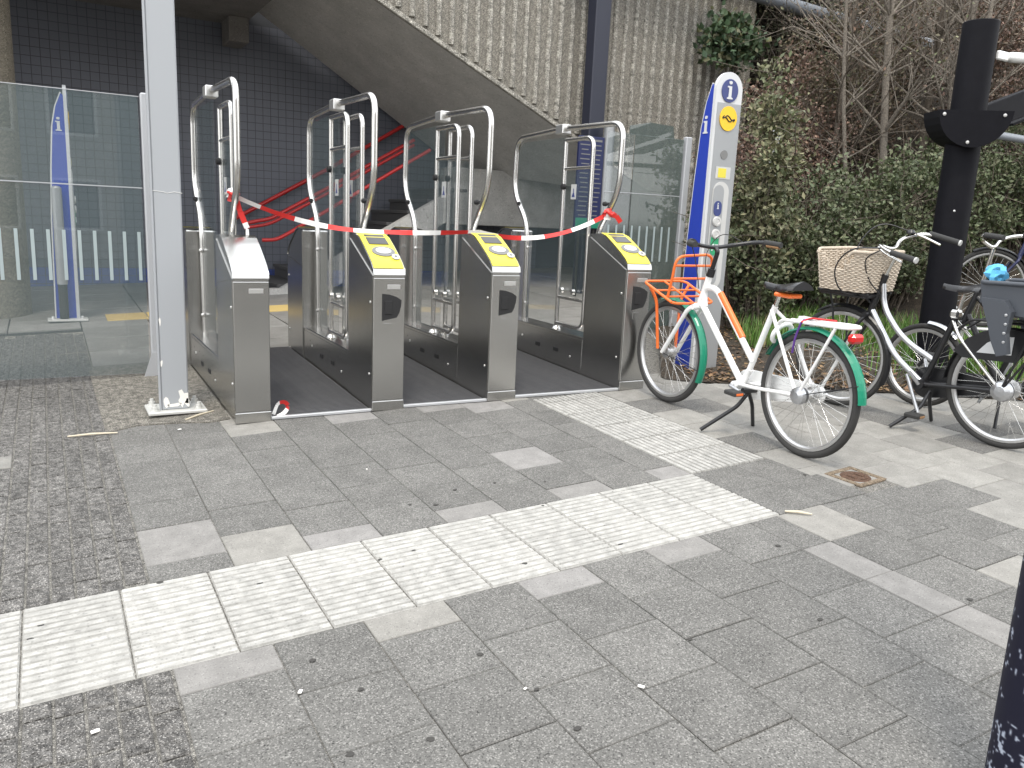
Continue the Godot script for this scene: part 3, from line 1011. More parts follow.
		var sk2 := MB.new()
		sk2.prism(PackedVector2Array([Vector2(-0.022, -0.035), Vector2(0.024, -0.035), Vector2(0.004, 0.0), Vector2(0.006, 0.03), Vector2(-0.004, 0.03), Vector2(-0.006, 0.0)]), 0.0012, Transform3D(Basis(Vector3(0, 0, -1), Vector3.UP, Vector3(1, 0, 0)), Vector3(x - 0.0068, 1.415, z1 - 0.24)))
		part("sticker_mark", sk2, mats["info_dark"], sti)
		for q in [[lt - 0.36, z0 + 0.03], [0.64, z0 + 0.09], [0.64, z0 + 0.26]]:
			var c := MB.new()
			c.lathe([Vector2(0, 0.03), Vector2(0.022, 0.026), Vector2(0.024, 0.0), Vector2(0.0, -0.012)], Vector3(x - 0.012, q[0], q[1]), Vector3(-1, 0, 0), 12)
			part("glass_clamp", c, mats["black"] if q[0] > 1.0 else mats["tube"], leaf)
		var ft := MB.new()
		ft.lathe([Vector2(0, 0.03), Vector2(0.03, 0.03), Vector2(0.045, 0.008), Vector2(0.045, 0.0)], Vector3(x, 0.309, z0), Vector3.UP, 14)
		part("pivot_foot", ft, mats["tube"], leaf)

func smooth_strip(m: MB, prof: PackedVector2Array, k: int, hx: float, lift: float, from_t := 0.0) -> void:
	var nrm := func(i: int) -> Vector2:
		var a := prof[maxi(i - 1, 1)]
		var b := prof[mini(i + 1, 8)]
		return Vector2(-(b.y - a.y), b.x - a.x).normalized()
	var p := prof[k].lerp(prof[k + 1], from_t)
	var q := prof[k + 1]
	var np: Vector2 = nrm.call(k)
	var nq: Vector2 = nrm.call(k + 1)
	p += np * lift
	q += nq * lift
	var i := m.v.size()
	m.put(Vector3(-hx, p.y, -p.x), Vector3(0, np.y, -np.x))
	m.put(Vector3(hx, p.y, -p.x), Vector3(0, np.y, -np.x))
	m.put(Vector3(hx, q.y, -q.x), Vector3(0, nq.y, -nq.x))
	m.put(Vector3(-hx, q.y, -q.x), Vector3(0, nq.y, -nq.x))
	for t in [0, 2, 1, 0, 3, 2]:
		m.ix.append(i + t)

func on_top(prof: PackedVector2Array, d: float) -> Array:
	for k in range(1, prof.size() - 3):
		if prof[k].x <= d and d <= prof[k + 1].x:
			var t := (d - prof[k].x) / (prof[k + 1].x - prof[k].x)
			var p := prof[k].lerp(prof[k + 1], t)
			var tg := (prof[k + 1] - prof[k]).normalized()
			return [p, Vector2(-tg.y, tg.x)]
	return [prof[6], Vector2(0, 1)]

func top_patch(parent: Node3D, called: String, prof: PackedVector2Array, d0: float, d1: float, x0: float, x1: float, material: Material, lift: float) -> void:
	var a := on_top(prof, d0)
	var b := on_top(prof, d1)
	var p: Vector2 = a[0] + a[1] * lift
	var q: Vector2 = b[0] + b[1] * lift
	var m := MB.new()
	var mid := (p + q) / 2
	var tg := (q - p)
	var bs := Basis(Vector3.RIGHT, Vector3(0, tg.x, tg.y).normalized(), Vector3(0, tg.y, -tg.x).normalized())
	m.cbox(Vector3((x0 + x1) / 2, mid.y, -mid.x), Vector3(x1 - x0, 0.004, tg.length()), 0.001, Basis(Vector3.RIGHT, atan2(tg.y, tg.x)))
	part(called, m, material, parent)

func top_disc(parent: Node3D, called: String, prof: PackedVector2Array, d: float, x: float, rx: float, rd: float, material: Material, lift: float) -> void:
	var a := on_top(prof, d)
	var p: Vector2 = a[0] + a[1] * lift
	var n2: Vector2 = a[1]
	var m := MB.new()
	var poly := PackedVector2Array()
	for k in 24:
		poly.append(Vector2(cos(TAU * k / 24) * rx, sin(TAU * k / 24) * rd))
	var nn := Vector3(0, n2.y, -n2.x)
	var tg := Vector3(0, -nn.z, nn.y)
	m.prism(poly, 0.006, Transform3D(Basis(Vector3.RIGHT, Vector3.RIGHT.cross(nn) * -1.0, nn), Vector3(x, p.y, -p.x)))
	part(called, m, material, parent)

const GATES := [[-0.322, -2.49, 0.0, 2.03], [0.510, -2.405, -0.022, 1.995], [1.300, -2.31, -0.03, 1.955], [2.310, -2.17, -0.03, 1.905]]

func gate_point(i: int, x: float, d: float, h: float) -> Vector3:
	var q: Array = GATES[i]
	var bs := Basis(Vector3.UP, q[2])
	return gp(q[0], q[1]) + bs * Vector3(x, h, -d)

func build_gates() -> void:
	var labels := ["stainless ticket gate without yellow reader, nearest the grey post, tape knotted to its hoop", "stainless ticket gate with yellow reader, second from the grey post", "stainless ticket gate with yellow reader, third from the grey post", "stainless ticket gate with yellow reader beside the white bicycle's orange rack"]
	for i in 4:
		var q: Array = GATES[i]
		build_gate(i + 1, gp(q[0], q[1]), q[2], q[3], labels[i], i > 0, i > 0, i < 3)
	# lane floor plates
	for i in 3:
		var a := gate_point(i, 0.106, 0.02, 0)
		var b := gate_point(i + 1, -0.106, 0.02, 0)
		var c := gate_point(i + 1, -0.106, 2.25, 0)
		var d := gate_point(i, 0.106, 2.25, 0)
		var lane := struct_root("gate_floor")
		var m := MB.new()
		for p in [[0.0, 0.0]]:
			m.quad(gp(a.x, a.z, 0.008), gp(b.x, b.z, 0.008), gp(c.x, c.z, 0.008), gp(d.x, d.z, 0.008), Vector3.UP)
			m.quad(gp(a.x, a.z, 0.008), gp(b.x, b.z, 0.008), gp(b.x, b.z, -0.03), gp(a.x, a.z, -0.03), Vector3.BACK)
		part("base_plate", m, mats["plate"], lane)
		var rb := MB.new()
		var cnt := 74
		for k in cnt:
			var t := (k + 0.5) / cnt
			var p := a.lerp(d, t)
			var q := b.lerp(c, t)
			p = gp(p.x + 0.012, p.z, 0.0105)
			q = gp(q.x - 0.012, q.z, 0.0105)
			rb.box((p + q) / 2, Vector3((q - p).length(), 0.006, 0.013), basis_along(q - p))
		var ro := part("tread_ribs", rb, mats["plate"], lane)
		ro.set_meta("kind", "stuff")
		var ed := MB.new()
		var e0 := gp(a.x, a.z + 0.012, 0.012)
		var e1 := gp(b.x, b.z + 0.012, 0.012)
		ed.cbox((e0 + e1) / 2, Vector3((e1 - e0).length() - 0.004, 0.018, 0.028), 0.003, basis_along(e1 - e0))
		part("edge_profile", ed, mats["alu_paint"], lane)

func basis_along(d: Vector3) -> Basis:
	var x := d.normalized()
	var z := x.cross(Vector3.UP).normalized()
	return Basis(x, z.cross(x), z)

func ribbon(m: MB, pts: Array, width: float, seg: float, start := 0.0, red_first := true) -> void:
	# double-sided plastic tape with red and white bands
	var red := Color(0.62, 0.03, 0.025)
	var white := Color(0.80, 0.79, 0.77)
	var dist := start
	for i in pts.size() - 1:
		var a: Vector3 = pts[i]
		var b: Vector3 = pts[i + 1]
		var l := (b - a).length()
		var n := maxi(1, int(ceil(l / (seg / 3.0))))
		for k in n:
			var p := a.lerp(b, float(k) / n)
			var q := a.lerp(b, float(k + 1) / n)
			var band := int(floor((dist + l * (k + 0.5) / n) / seg))
			m.col = red if (posmod(band, 2) == 0) == red_first else white
			var tw0 := sin((dist + l * k / n) * 4.3) * 0.7
			var tw1 := sin((dist + l * (k + 1) / n) * 4.3) * 0.7
			var t := (b - a).normalized()
			var sd := t.cross(Vector3.UP)
			if sd.length() < 0.2:
				sd = Vector3.RIGHT
			sd = sd.normalized()
			var u := sd.cross(t).normalized()
			var w0 := (u * cos(tw0) + sd * sin(tw0)) * width / 2
			var w1 := (u * cos(tw1) + sd * sin(tw1)) * width / 2
			m.quad(p - w0, q - w1, q + w1, p + w0, sd)
			m.quad(p - w0 - sd * 0.0006, q - w1 - sd * 0.0006, q + w1 - sd * 0.0006, p + w0 - sd * 0.0006, -sd)
		dist += l

func sag(a: Vector3, b: Vector3, s: float, n := 10) -> Array:
	var out := []
	for k in n + 1:
		var t := float(k) / n
		out.append(a.lerp(b, t) - Vector3(0, s * 4 * t * (1 - t), 0))
	return out

func build_tape() -> void:
	var t := thing("barrier_tape", "red and white barrier tape strung across all the ticket gates", "tape")
	var a := gate_point(0, -0.005, 0.46, 1.355)
	var b := gate_point(1, -0.02, 0.43, 1.133)
	var c := gate_point(2, -0.02, 0.43, 1.128)
	var d := gate_point(3, -0.01, 0.43, 1.255)
	b += Vector3(0, 0, 0.025)
	c += Vector3(0, 0, 0.025)
	var m := MB.new()
	m.use_col = true
	var pts := sag(a, b, 0.045)
	pts.append_array(sag(b, c, 0.01).slice(1))
	pts.append_array(sag(c, d, 0.10, 14).slice(1))
	ribbon(m, pts, 0.033, 0.20, 0.2, true)
	part("span", m, mats["tape"], t)
	# knots and loose ends
	for k in 2:
		var o := a if k == 0 else d
		var kn := MB.new()
		kn.use_col = true
		for j in 3:
			var ring := circle_pts(o + Vector3(0, (j - 1) * 0.018, 0), 0.026 + 0.004 * j, Vector3.RIGHT, Vector3(0, 0.35 * (j - 1), 1).normalized(), 10)
			ring.append(ring[0])
			ribbon(kn, ring, 0.034, 0.15, 0.07 * j, k == 0)
		kn.col = Color(0.62, 0.03, 0.025)
		kn.tube([o + Vector3(-0.035, 0.02, 0.03), o + Vector3(0.0, -0.005, 0.045), o + Vector3(0.035, 0.012, 0.035)], [0.008, 0.016, 0.010], 7)
		part("knot", kn, mats["tape"], t)
	var tl := MB.new()
	tl.use_col = true
	ribbon(tl, [a + Vector3(0.01, 0, 0.035), a + Vector3(0.035, -0.10, 0.05), a + Vector3(0.075, -0.20, 0.055), a + Vector3(0.07, -0.262, 0.085), a + Vector3(-0.02, -0.300, 0.105)], 0.036, 0.16, 0.0, true)
	part("loose_end", tl, mats["tape"], t)
	tl = MB.new()
	tl.use_col = true
	ribbon(tl, [d + Vector3(0, 0, 0.03), d + Vector3(0.05, -0.01, 0.045), d + Vector3(0.09, -0.055, 0.05)], 0.036, 0.4, 0.0, true)
	part("loose_end", tl, mats["tape"], t)
	# a scrap of the same tape on the floor
	var s := thing("tape_scrap", "short curled scrap of red and white tape lying on the lane floor", "tape")
	var sm := MB.new()
	sm.use_col = true
	var g0 := gate_point(0, 0.13, 0.02, 0.0)
	var loop := []
	for q in [[0.0, 0.03, -0.02], [0.03, 0.10, -0.03], [0.08, 0.10, -0.05], [0.105, 0.065, -0.06], [0.07, 0.03, -0.03], [0.02, 0.018, 0.0]]:
		loop.append(g0 + Vector3(q[0], q[1], q[2]))
	ribbon(sm, rounded(loop, 0.04, 4), 0.026, 0.09, 0.0, false)
	part("scrap", sm, mats["tape"], s)

# ------------------------------------------------------------------ glass screens and posts
func build_screens() -> void:
	# left screen
	var zl := -4.03
	for side in 2:
		var x0 := -3.4 if side == 0 else 3.28
		var x1 := -0.735 if side == 0 else 4.22
		var base := gy((x0 + x1) / 2, zl) if side == 1 else gy(-1.2, zl)
		var zz := zl if side == 0 else -4.0
		var top := 2.0 if side == 0 else 1.93
		var s := thing("glass_screen", "tall glass screen with pale stripes to the left of the grey post" if side == 0 else "tall glass screen with pale stripes between last gate and information pillar", "glass screen", Vector3(0, base, zz), 0, "glass screens beside the gates")
		var splits := [x0, x1] if side == 0 else [x0, 3.60, x1]
		for k in splits.size() - 1:
			for lv in 2:
				var y0 := 0.04 if lv == 0 else 1.386
				var y1 := 1.378 if lv == 0 else top
				var m := MB.new()
				m.cbox(Vector3((splits[k] + splits[k + 1]) / 2, (y0 + y1) / 2, 0), Vector3(splits[k + 1] - splits[k] - 0.012, y1 - y0, 0.012), 0.002)
				part("glass_pane", m, mats["glass_hazy"] if (side == 0 or k == 0) else mats["glass_green"], s)
		if side == 1:
			var m := MB.new()
			m.prism(PackedVector2Array([Vector2(3.61, top + 0.01), Vector2(4.17, top + 0.01), Vector2(4.15, top + 0.13), Vector2(3.85, top + 0.14), Vector2(3.61, top + 0.09)]), 0.01, Transform3D(Basis(), Vector3(0, 0, -0.10)))
			part("glass_pane", m, mats["glass_green"], s)
		var sx := x0 + 0.075
		while sx < x1 - 0.02:
			var m := MB.new()
			m.cbox(Vector3(sx, 0.90, 0.0072), Vector3(0.022, 0.345, 0.002), 0.0008)
			part("stripe", m, mats["stripe"], s)
			sx += 0.0945
		var rl := MB.new()
		rl.box(Vector3((x0 + x1) / 2, 1.382, 0), Vector3(x1 - x0, 0.008, 0.014))
		part("joint_rail", rl, mats["screen_post"], s)
		if side == 0:
			var cp := MB.new()
			cp.box(Vector3((x0 + x1) / 2, top + 0.003, 0), Vector3(x1 - x0, 0.005, 0.014))
			part("top_edge", cp, mats["alu_paint"], s)
		# its end post
		var px := x1 + 0.045
		var pm := MB.new()
		pm.cbox(Vector3(px, top / 2 + 0.02, 0), Vector3(0.075, top + 0.02, 0.06), 0.008)
		var pw := part("end_post", pm, mats["screen_post"], s)
		var pf := MB.new()
		pf.prism(PackedVector2Array([Vector2(-0.10, 0.0), Vector2(0.05, 0.0), Vector2(0.05, 0.2), Vector2(-0.035, 0.2)]), 0.012, Transform3D(Basis(), Vector3(px, 0.0, 0.036)))
		part("foot_gusset", pf, mats["screen_post"], pw)
	# short glass wing between the grey post and the first gate
	var wing := thing("glass_wing", "short glass wing panel between the grey post and the first gate", "glass screen", gp(-0.62, -4.03))
	var wm := MB.new()
	wm.cbox(Vector3(0.02, 1.0, 0), Vector3(0.20, 1.96, 0.012), 0.002)
	part("glass_pane", wm, mats["glass"], wing)
	var wt := MB.new()
	wt.cbox(Vector3(0.02, 1.99, 0), Vector3(0.20, 0.018, 0.02), 0.003)
	part("top_edge", wt, mats["alu_paint"], wing)

	# grey-painted canopy post
	var p := thing("canopy_post", "grey painted square steel post with chipped white foot plate and bolts", "post", gp(-0.715, -2.94), 0.0)
	var pm := MB.new()
	pm.cbox(Vector3(0, 1.95, 0), Vector3(0.158, 3.84, 0.15), 0.008)
	part("shaft", pm, mats["post_paint"], p)
	var fl := MB.new()
	fl.cbox(Vector3(-0.085, 1.95, 0.068), Vector3(0.012, 3.84, 0.02), 0.002)
	part("flange_edge", fl, mats["post_paint"], p)
	var pp := MB.new()
	pp.cbox(Vector3(0.01, 0.022, 0.01), Vector3(0.34, 0.02, 0.25), 0.004)
	part("foot_plate", pp, mats["galvanised"], p)
	for q in [[-0.12, 0.09], [0.135, 0.09], [-0.12, -0.08], [0.135, -0.08]]:
		var b := MB.new()
		b.lathe([Vector2(0, 0.045), Vector2(0.012, 0.045), Vector2(0.012, 0.028), Vector2(0.021, 0.028), Vector2(0.021, 0.008), Vector2(0.03, 0.008), Vector2(0.03, 0)], Vector3(q[0], 0.030, q[1]), Vector3.UP, 6)
		part("bolt", b, mats["galvanised"], p)
	# patches of flaked paint
	for q in [[-0.05, 0.05, 0.05, 0.07], [0.045, 0.07, 0.06, 0.10], [0.0, 0.03, 0.09, 0.03], [-0.07, 0.30, 0.014, 0.05], [-0.07, 0.56, 0.012, 0.06], [0.07, 0.04, 0.03, 0.05]]:
		var m := MB.new()
		var blob := PackedVector2Array()
		for a in 11:
			blob.append(Vector2(cos(TAU * a / 11) * q[2], sin(TAU * a / 11) * q[3]) * 0.5 * rng.randf_range(0.55, 1.3))
		m.prism(blob, 0.0012, Transform3D(Basis(), Vector3(q[0], q[1] + 0.03, 0.0757)))
		part("paint_chip", m, mats["paper"], p)
	var wl := MB.new()
	wl.tube([Vector3(-0.084, 1.36, 0.0755), Vector3(-0.02, 1.355, 0.0755), Vector3(0.0, 1.348, 0.0755), Vector3(0.04, 1.358, 0.0755), Vector3(0.084, 1.352, 0.0755)], 0.002, 5)
	part("weld_seam", wl, mats["galvanised"], p)

	# card reader pole inside the hall
	var cr := thing("card_reader_pole", "slim grey card reader pole with black stem inside hall, behind left glass", "pole", gp(-1.21, -6.93))
	var cm := MB.new()
	cm.lathe([Vector2(0, 1.335), Vector2(0.03, 1.33), Vector2(0.046, 1.31), Vector2(0.048, 0.37), Vector2(0.0, 0.37)], Vector3(-0.03, 0, 0.06), Vector3.UP, 20)
	part("housing", cm, mats["info_silver"], cr)
	var sm := MB.new()
	sm.lathe([Vector2(0.042, 0.37), Vector2(0.042, 0.02)], Vector3(-0.03, 0, 0.06), Vector3.UP, 16)
	part("stem", sm, mats["black"], cr)
	var fm := MB.new()
	fm.cbox(Vector3(0.0, 0.012, 0.05), Vector3(0.36, 0.02, 0.2), 0.004)
	part("foot_plate", fm, mats["galvanised"], cr)
	for s in [-1.0, 1.0]:
		var bm := MB.new()
		bm.lathe([Vector2(0, 0.03), Vector2(0.014, 0.03), Vector2(0.02, 0.0)], Vector3(0.13 * s, 0.02, 0.06), Vector3.UP, 6)
		part("bolt", bm, mats["alu"], cr)

	# line map board and round housing behind the last gate
	var ib := thing("line_board", "dark blue timetable board with white lines of text and green foot", "sign", Vector3(4.92, 0, -6.62))
	var bm2 := MB.new()
	bm2.cbox(Vector3(0, 1.86, 0), Vector3(0.40, 1.18, 0.05), 0.006)
	part("panel", bm2, mats["board_blue"], ib)
	var gb := MB.new()
	gb.cbox(Vector3(0, 1.34, 0.027), Vector3(0.39, 0.13, 0.006), 0.001)
	part("green_field", gb, mats["board_green"], ib)
	for k in 17:
		var y := 2.40 - k * 0.06
		for cx in [-0.1, 0.09]:
			var tm := MB.new()
			tm.box(Vector3(cx + rng.randf_range(-0.01, 0.01), y, 0.031 if y < 1.4 else 0.0262), Vector3(rng.randf_range(0.10, 0.16), 0.013 if k > 0 else 0.026, 0.002))
			part("text_line", tm, mats["ring_grey"], ib)
	var leg := MB.new()
	leg.tube([Vector3(-0.12, 0.2, 0), Vector3(-0.12, 1.3, 0)], 0.02, 8)
	leg.tube([Vector3(0.12, 0.2, 0), Vector3(0.12, 1.3, 0)], 0.02, 8)
	part("legs", leg, mats["black"], ib)
	var rp := thing("round_housing", "pale grey rounded metal housing beside the dark blue timetable board", "housing", Vector3(5.20, gy(5.20, -6.7), -6.62))
	var rm := MB.new()
	rm.lathe([Vector2(0, 2.24), Vector2(0.06, 2.235), Vector2(0.072, 2.215), Vector2(0.075, 0.0)], Vector3.ZERO, Vector3.UP, 20)
	part("shell", rm, mats["info_silver"], rp)

# ------------------------------------------------------------------ information pillar
func glyph(txt: String, size: float, depth := 0.004) -> TextMesh:
	var t := TextMesh.new()
	t.text = txt
	var f := SystemFont.new()
	f.font_names = PackedStringArray(["Droid Serif"])
	f.font_weight = 700
	t.font = f
	t.font_size = 64
	t.pixel_size = size / 64.0
	t.depth = depth
	return t

func ellipse_part(parent: Node3D, called: String, x: float, y: float, rx: float, ry: float, z: float, th: float, material: Material) -> MeshInstance3D:
	var m := MB.new()
	var poly := PackedVector2Array()
	for k in 32:
		poly.append(Vector2(x + cos(TAU * k / 32) * rx, y + sin(TAU * k / 32) * ry))
	m.prism(poly, th, Transform3D(Basis(), Vector3(0, 0, z)))
	return part(called, m, material, parent)

func stadium(x: float, y0: float, y1: float, r: float) -> PackedVector2Array:
	var p := PackedVector2Array()
	for k in 13:
		var a := PI * k / 12
		p.append(Vector2(x + cos(a) * r, y1 - r + sin(a) * r))
	for k in 13:
		var a := PI + PI * k / 12
		p.append(Vector2(x + cos(a) * r, y0 + r + sin(a) * r))
	return p

func build_pillar(label: String, at: Vector3, turn: float) -> void:
	# front faces +z; both flanks are blue wedges, thin at the top
	var p := thing("information_pillar", label, "information pillar", at, turn, "information pillars")
	var hw := 0.126
	var H := 2.30
	var fr := PackedVector2Array([Vector2(-hw, 0), Vector2(hw, 0)])
	for k in 17:
		var a := PI * k / 16
		fr.append(Vector2(cos(a) * hw, H - hw + sin(a) * hw))
	var m := MB.new()
	m.prism(fr, 0.03, Transform3D(Basis(), Vector3(0, 0, -0.015)))
	part("front_frame", m, mats["info_white"], p)
	var m2 := MB.new()
	m2.prism(PackedVector2Array([Vector2(-hw + 0.022, 0.02), Vector2(hw - 0.004, 0.02), Vector2(hw - 0.004, H - 0.225), Vector2(-hw + 0.022, H - 0.225)]), 0.004, Transform3D(Basis(), Vector3(0, 0, 0.002)))
	part("front_panel", m2, mats["info_silver"], p)
	for s in [-1.0, 1.0]:
		var fl := MB.new()
		var xf := Transform3D(Basis(Vector3(0, 0, -1), Vector3.UP, Vector3(1, 0, 0)), Vector3(s * (hw - 0.006), 0, 0))
		fl.prism(PackedVector2Array([Vector2(0.03, 0.0), Vector2(0.03, H - 0.11), Vector2(0.05, H - 0.09), Vector2(0.10, H - 0.22), Vector2(0.135, H - 0.40), Vector2(0.165, H - 0.8), Vector2(0.19, H - 1.3), Vector2(0.21, 0.0)]), 0.012, xf)
		part("flank", fl, mats["info_blue"], p)
		var rim := MB.new()
		var tr := []
		for q in [[0.085, 0.05], [0.22, 0.103], [0.40, 0.139], [0.8, 0.169], [1.3, 0.194], [2.3, 0.214]]:
			tr.append(Vector3(s * (hw - 0.008), H - q[0], -q[1]))
		rim.tube(tr, 0.009, 8)
		part("edge_trim", rim, mats["info_white"], p)
		var g := MeshInstance3D.new()
		g.name = "letter"
		g.mesh = glyph("i", 0.17)
		g.material_override = mats["info_white"]
		g.transform = Transform3D(Basis(Vector3.UP, s * PI / 2), Vector3(s * (hw + 0.002), H - 0.39, -0.083))
		p.add_child(g, true)
	var bk := MB.new()
	bk.quad(Vector3(-hw + 0.01, H - 0.1, -0.05), Vector3(hw - 0.01, H - 0.1, -0.05), Vector3(hw - 0.01, H - 0.4, -0.134), Vector3(-hw + 0.01, H - 0.4, -0.134), Vector3.FORWARD)
	bk.quad(Vector3(-hw + 0.01, H - 0.4, -0.134), Vector3(hw - 0.01, H - 0.4, -0.134), Vector3(hw - 0.01, 0, -0.208), Vector3(-hw + 0.01, 0, -0.208), Vector3.FORWARD)
	part("back", bk, mats["info_silver"], p)
	var e := ellipse_part(p, "info_disc", 0, H - 0.135, 0.078, 0.084, 0.003, 0.010, mats["info_dark"])
	var g2 := MeshInstance3D.new()
	g2.name = "letter"
	g2.mesh = glyph("i", 0.17)
	g2.material_override = mats["info_white"]
	g2.position = Vector3(0, H - 0.137, 0.010)
	e.add_child(g2, true)
	var y := ellipse_part(p, "logo_disc", 0.005, H - 0.335, 0.082, 0.090, 0.006, 0.012, mats["ns_yellow"])
	var lg := MB.new()
	var c := Vector3(0.005, H - 0.335, 0.0135)
	lg.tube(rounded([c + Vector3(-0.060, 0.004, 0), c + Vector3(-0.036, 0.004, 0), c + Vector3(-0.020, 0.022, 0), c + Vector3(0.002, 0.016, 0), c + Vector3(0.030, -0.012, 0), c + Vector3(0.058, 0.000, 0)], 0.022, 6), 0.0042, 6)
	lg.tube(rounded([c + Vector3(0.060, -0.006, 0.001), c + Vector3(0.036, -0.006, 0.001), c + Vector3(0.020, -0.024, 0.001), c + Vector3(-0.002, -0.018, 0.001), c + Vector3(-0.030, 0.010, 0.001), c + Vector3(-0.058, -0.002, 0.001)], 0.022, 6), 0.0042, 6)
	lg.tube([c + Vector3(-0.060, 0.004, 0), c + Vector3(-0.044, 0.018, 0)], 0.004, 6)
	lg.tube([c + Vector3(0.060, -0.006, 0), c + Vector3(0.044, -0.020, 0)], 0.004, 6)
	part("logo", lg, mats["black"], y)
	ellipse_part(p, "speaker", 0.0, H - 0.60, 0.034, 0.034, 0.006, 0.004, mats["ring_grey"])
	var sk := MB.new()
	sk.cbox(Vector3(0.005, H - 0.735, 0.006), Vector3(0.145, 0.09, 0.003), 0.001)
	var so := part("sticker", sk, mats["white_plastic"], p)
	var sk2 := MB.new()
	sk2.cbox(Vector3(-0.006, H - 0.735, 0.0085), Vector3(0.078, 0.07, 0.002), 0.0005)
	part("yellow_field", sk2, mats["yellow"], so)
	var ho := MB.new()
	ho.prism(stadium(0.0, H - 1.62, H - 0.80, 0.078), 0.006, Transform3D(Basis(), Vector3(0, 0, 0.007)))
	var loop := part("call_panel", ho, mats["white_plastic"], p)
	var hi := MB.new()
	hi.prism(stadium(-0.022, H - 1.59, H - 0.825, 0.050), 0.008, Transform3D(Basis(), Vector3(0, 0, 0.009)))
	part("call_plate", hi, mats["info_silver"], loop)
	var bi := MB.new()
	bi.prism(stadium(-0.022, H - 1.06, H - 0.945, 0.038), 0.006, Transform3D(Basis(), Vector3(0, 0, 0.0135)))
	var bio := part("info_field", bi, mats["info_dark"], loop)
	var g3 := MeshInstance3D.new()
	g3.name = "letter"
	g3.mesh = glyph("i", 0.06, 0.003)
	g3.material_override = mats["info_white"]
	g3.position = Vector3(-0.022, H - 0.985, 0.0175)
	loop.add_child(g3, true)
	var bg := MB.new()
	bg.prism(stadium(-0.022, H - 1.36, H - 1.20, 0.038), 0.006, Transform3D(Basis(), Vector3(0, 0, 0.0135)))
	part("alarm_field", bg, mats["sos_green"], loop)
	for yy in [H - 1.10, H - 1.195]:
		var b := MB.new()
		b.lathe([Vector2(0, 0.014), Vector2(0.018, 0.012), Vector2(0.022, 0.016), Vector2(0.036, 0.014), Vector2(0.040, 0.0)], Vector3(-0.022, yy, 0.015), Vector3.BACK, 20)
		part("call_button", b, mats["white_plastic"], loop)
	var hs := MB.new()
	hs.tube(rounded([Vector3(-0.045, H - 1.325, 0.019), Vector3(-0.045, H - 1.285, 0.019), Vector3(-0.03, H - 1.275, 0.019)], 0.01, 3), 0.006, 6)
	hs.box(Vector3(-0.002, H - 1.28, 0.0175), Vector3(0.03, 0.012, 0.002))
	part("phone_mark", hs, mats["info_white"], loop)

# ------------------------------------------------------------------ bicycles
# local axes: origin on the ground under the rear hub, x forward, y up, z to the rider's right
func bike_xf(rear: Vector2, front: Vector2, lean: float, lift_r := 0.0, lift_f := 0.0) -> Transform3D:
	var a := gp(rear.x, rear.y, lift_r)
	var b := gp(front.x, front.y, lift_f)
	var x := (b - a).normalized()
	var z := x.cross(Vector3.UP).normalized()
	var bs := Basis(x, z.cross(x), z)
	return Transform3D(bs * Basis(Vector3.RIGHT, lean), a)

func wheel(parent: Node3D, at: Vector3, r: float, steer := 0.0, tyre_r := 0.019, hub_r := 0.022, rim_mat: Material = null) -> Node3D:
	var w := Node3D.new()
	w.name = "wheel"
	w.transform = Transform3D(Basis(Vector3.UP, steer), at)
	parent.add_child(w, true)
	var t := MB.new()
	t.tube(circle_pts(Vector3.ZERO, r - tyre_r, Vector3.RIGHT, Vector3.UP, 56), tyre_r, 10, true)
	part("tyre", t, mats["tyre"], w)
	var rm := MB.new()
	rm.lathe([Vector2(r - 2 * tyre_r + 0.002, -0.013), Vector2(r - 2 * tyre_r - 0.012, -0.013), Vector2(r - 2 * tyre_r - 0.022, -0.005), Vector2(r - 2 * tyre_r - 0.022, 0.005), Vector2(r - 2 * tyre_r - 0.012, 0.013), Vector2(r - 2 * tyre_r + 0.002, 0.013)], Vector3.ZERO, Vector3.BACK, 56)
	part("rim", rm, rim_mat if rim_mat else mats["rim"], w)
	var h := MB.new()
	h.lathe([Vector2(0, -0.06), Vector2(0.008, -0.06), Vector2(0.008, -0.04), Vector2(hub_r * 1.25, -0.036), Vector2(hub_r * 1.25, -0.03), Vector2(hub_r * 0.8, -0.024), Vector2(hub_r * 0.8, 0.024), Vector2(hub_r * 1.25, 0.03), Vector2(hub_r * 1.25, 0.036), Vector2(0.008, 0.04), Vector2(0.008, 0.06), Vector2(0, 0.06)], Vector3.ZERO, Vector3.BACK, 18)
	part("hub", h, mats["rim"], w)
	var s := MB.new()
	for k in 36:
		var a := TAU * k / 36
		var sd := 1.0 if k % 2 == 0 else -1.0
		var off := 0.55 * (1.0 if (k / 2) % 2 == 0 else -1.0)
		var p := Vector3(cos(a + off) * hub_r * 1.15, sin(a + off) * hub_r * 1.15, sd * 0.033)
		var q := Vector3(cos(a), sin(a), 0) * (r - 2 * tyre_r - 0.018) + Vector3(0, 0, sd * 0.003)
		s.tube([p, q], 0.0013, 4)
	part("spokes", s, mats["chrome"], w)
	return w

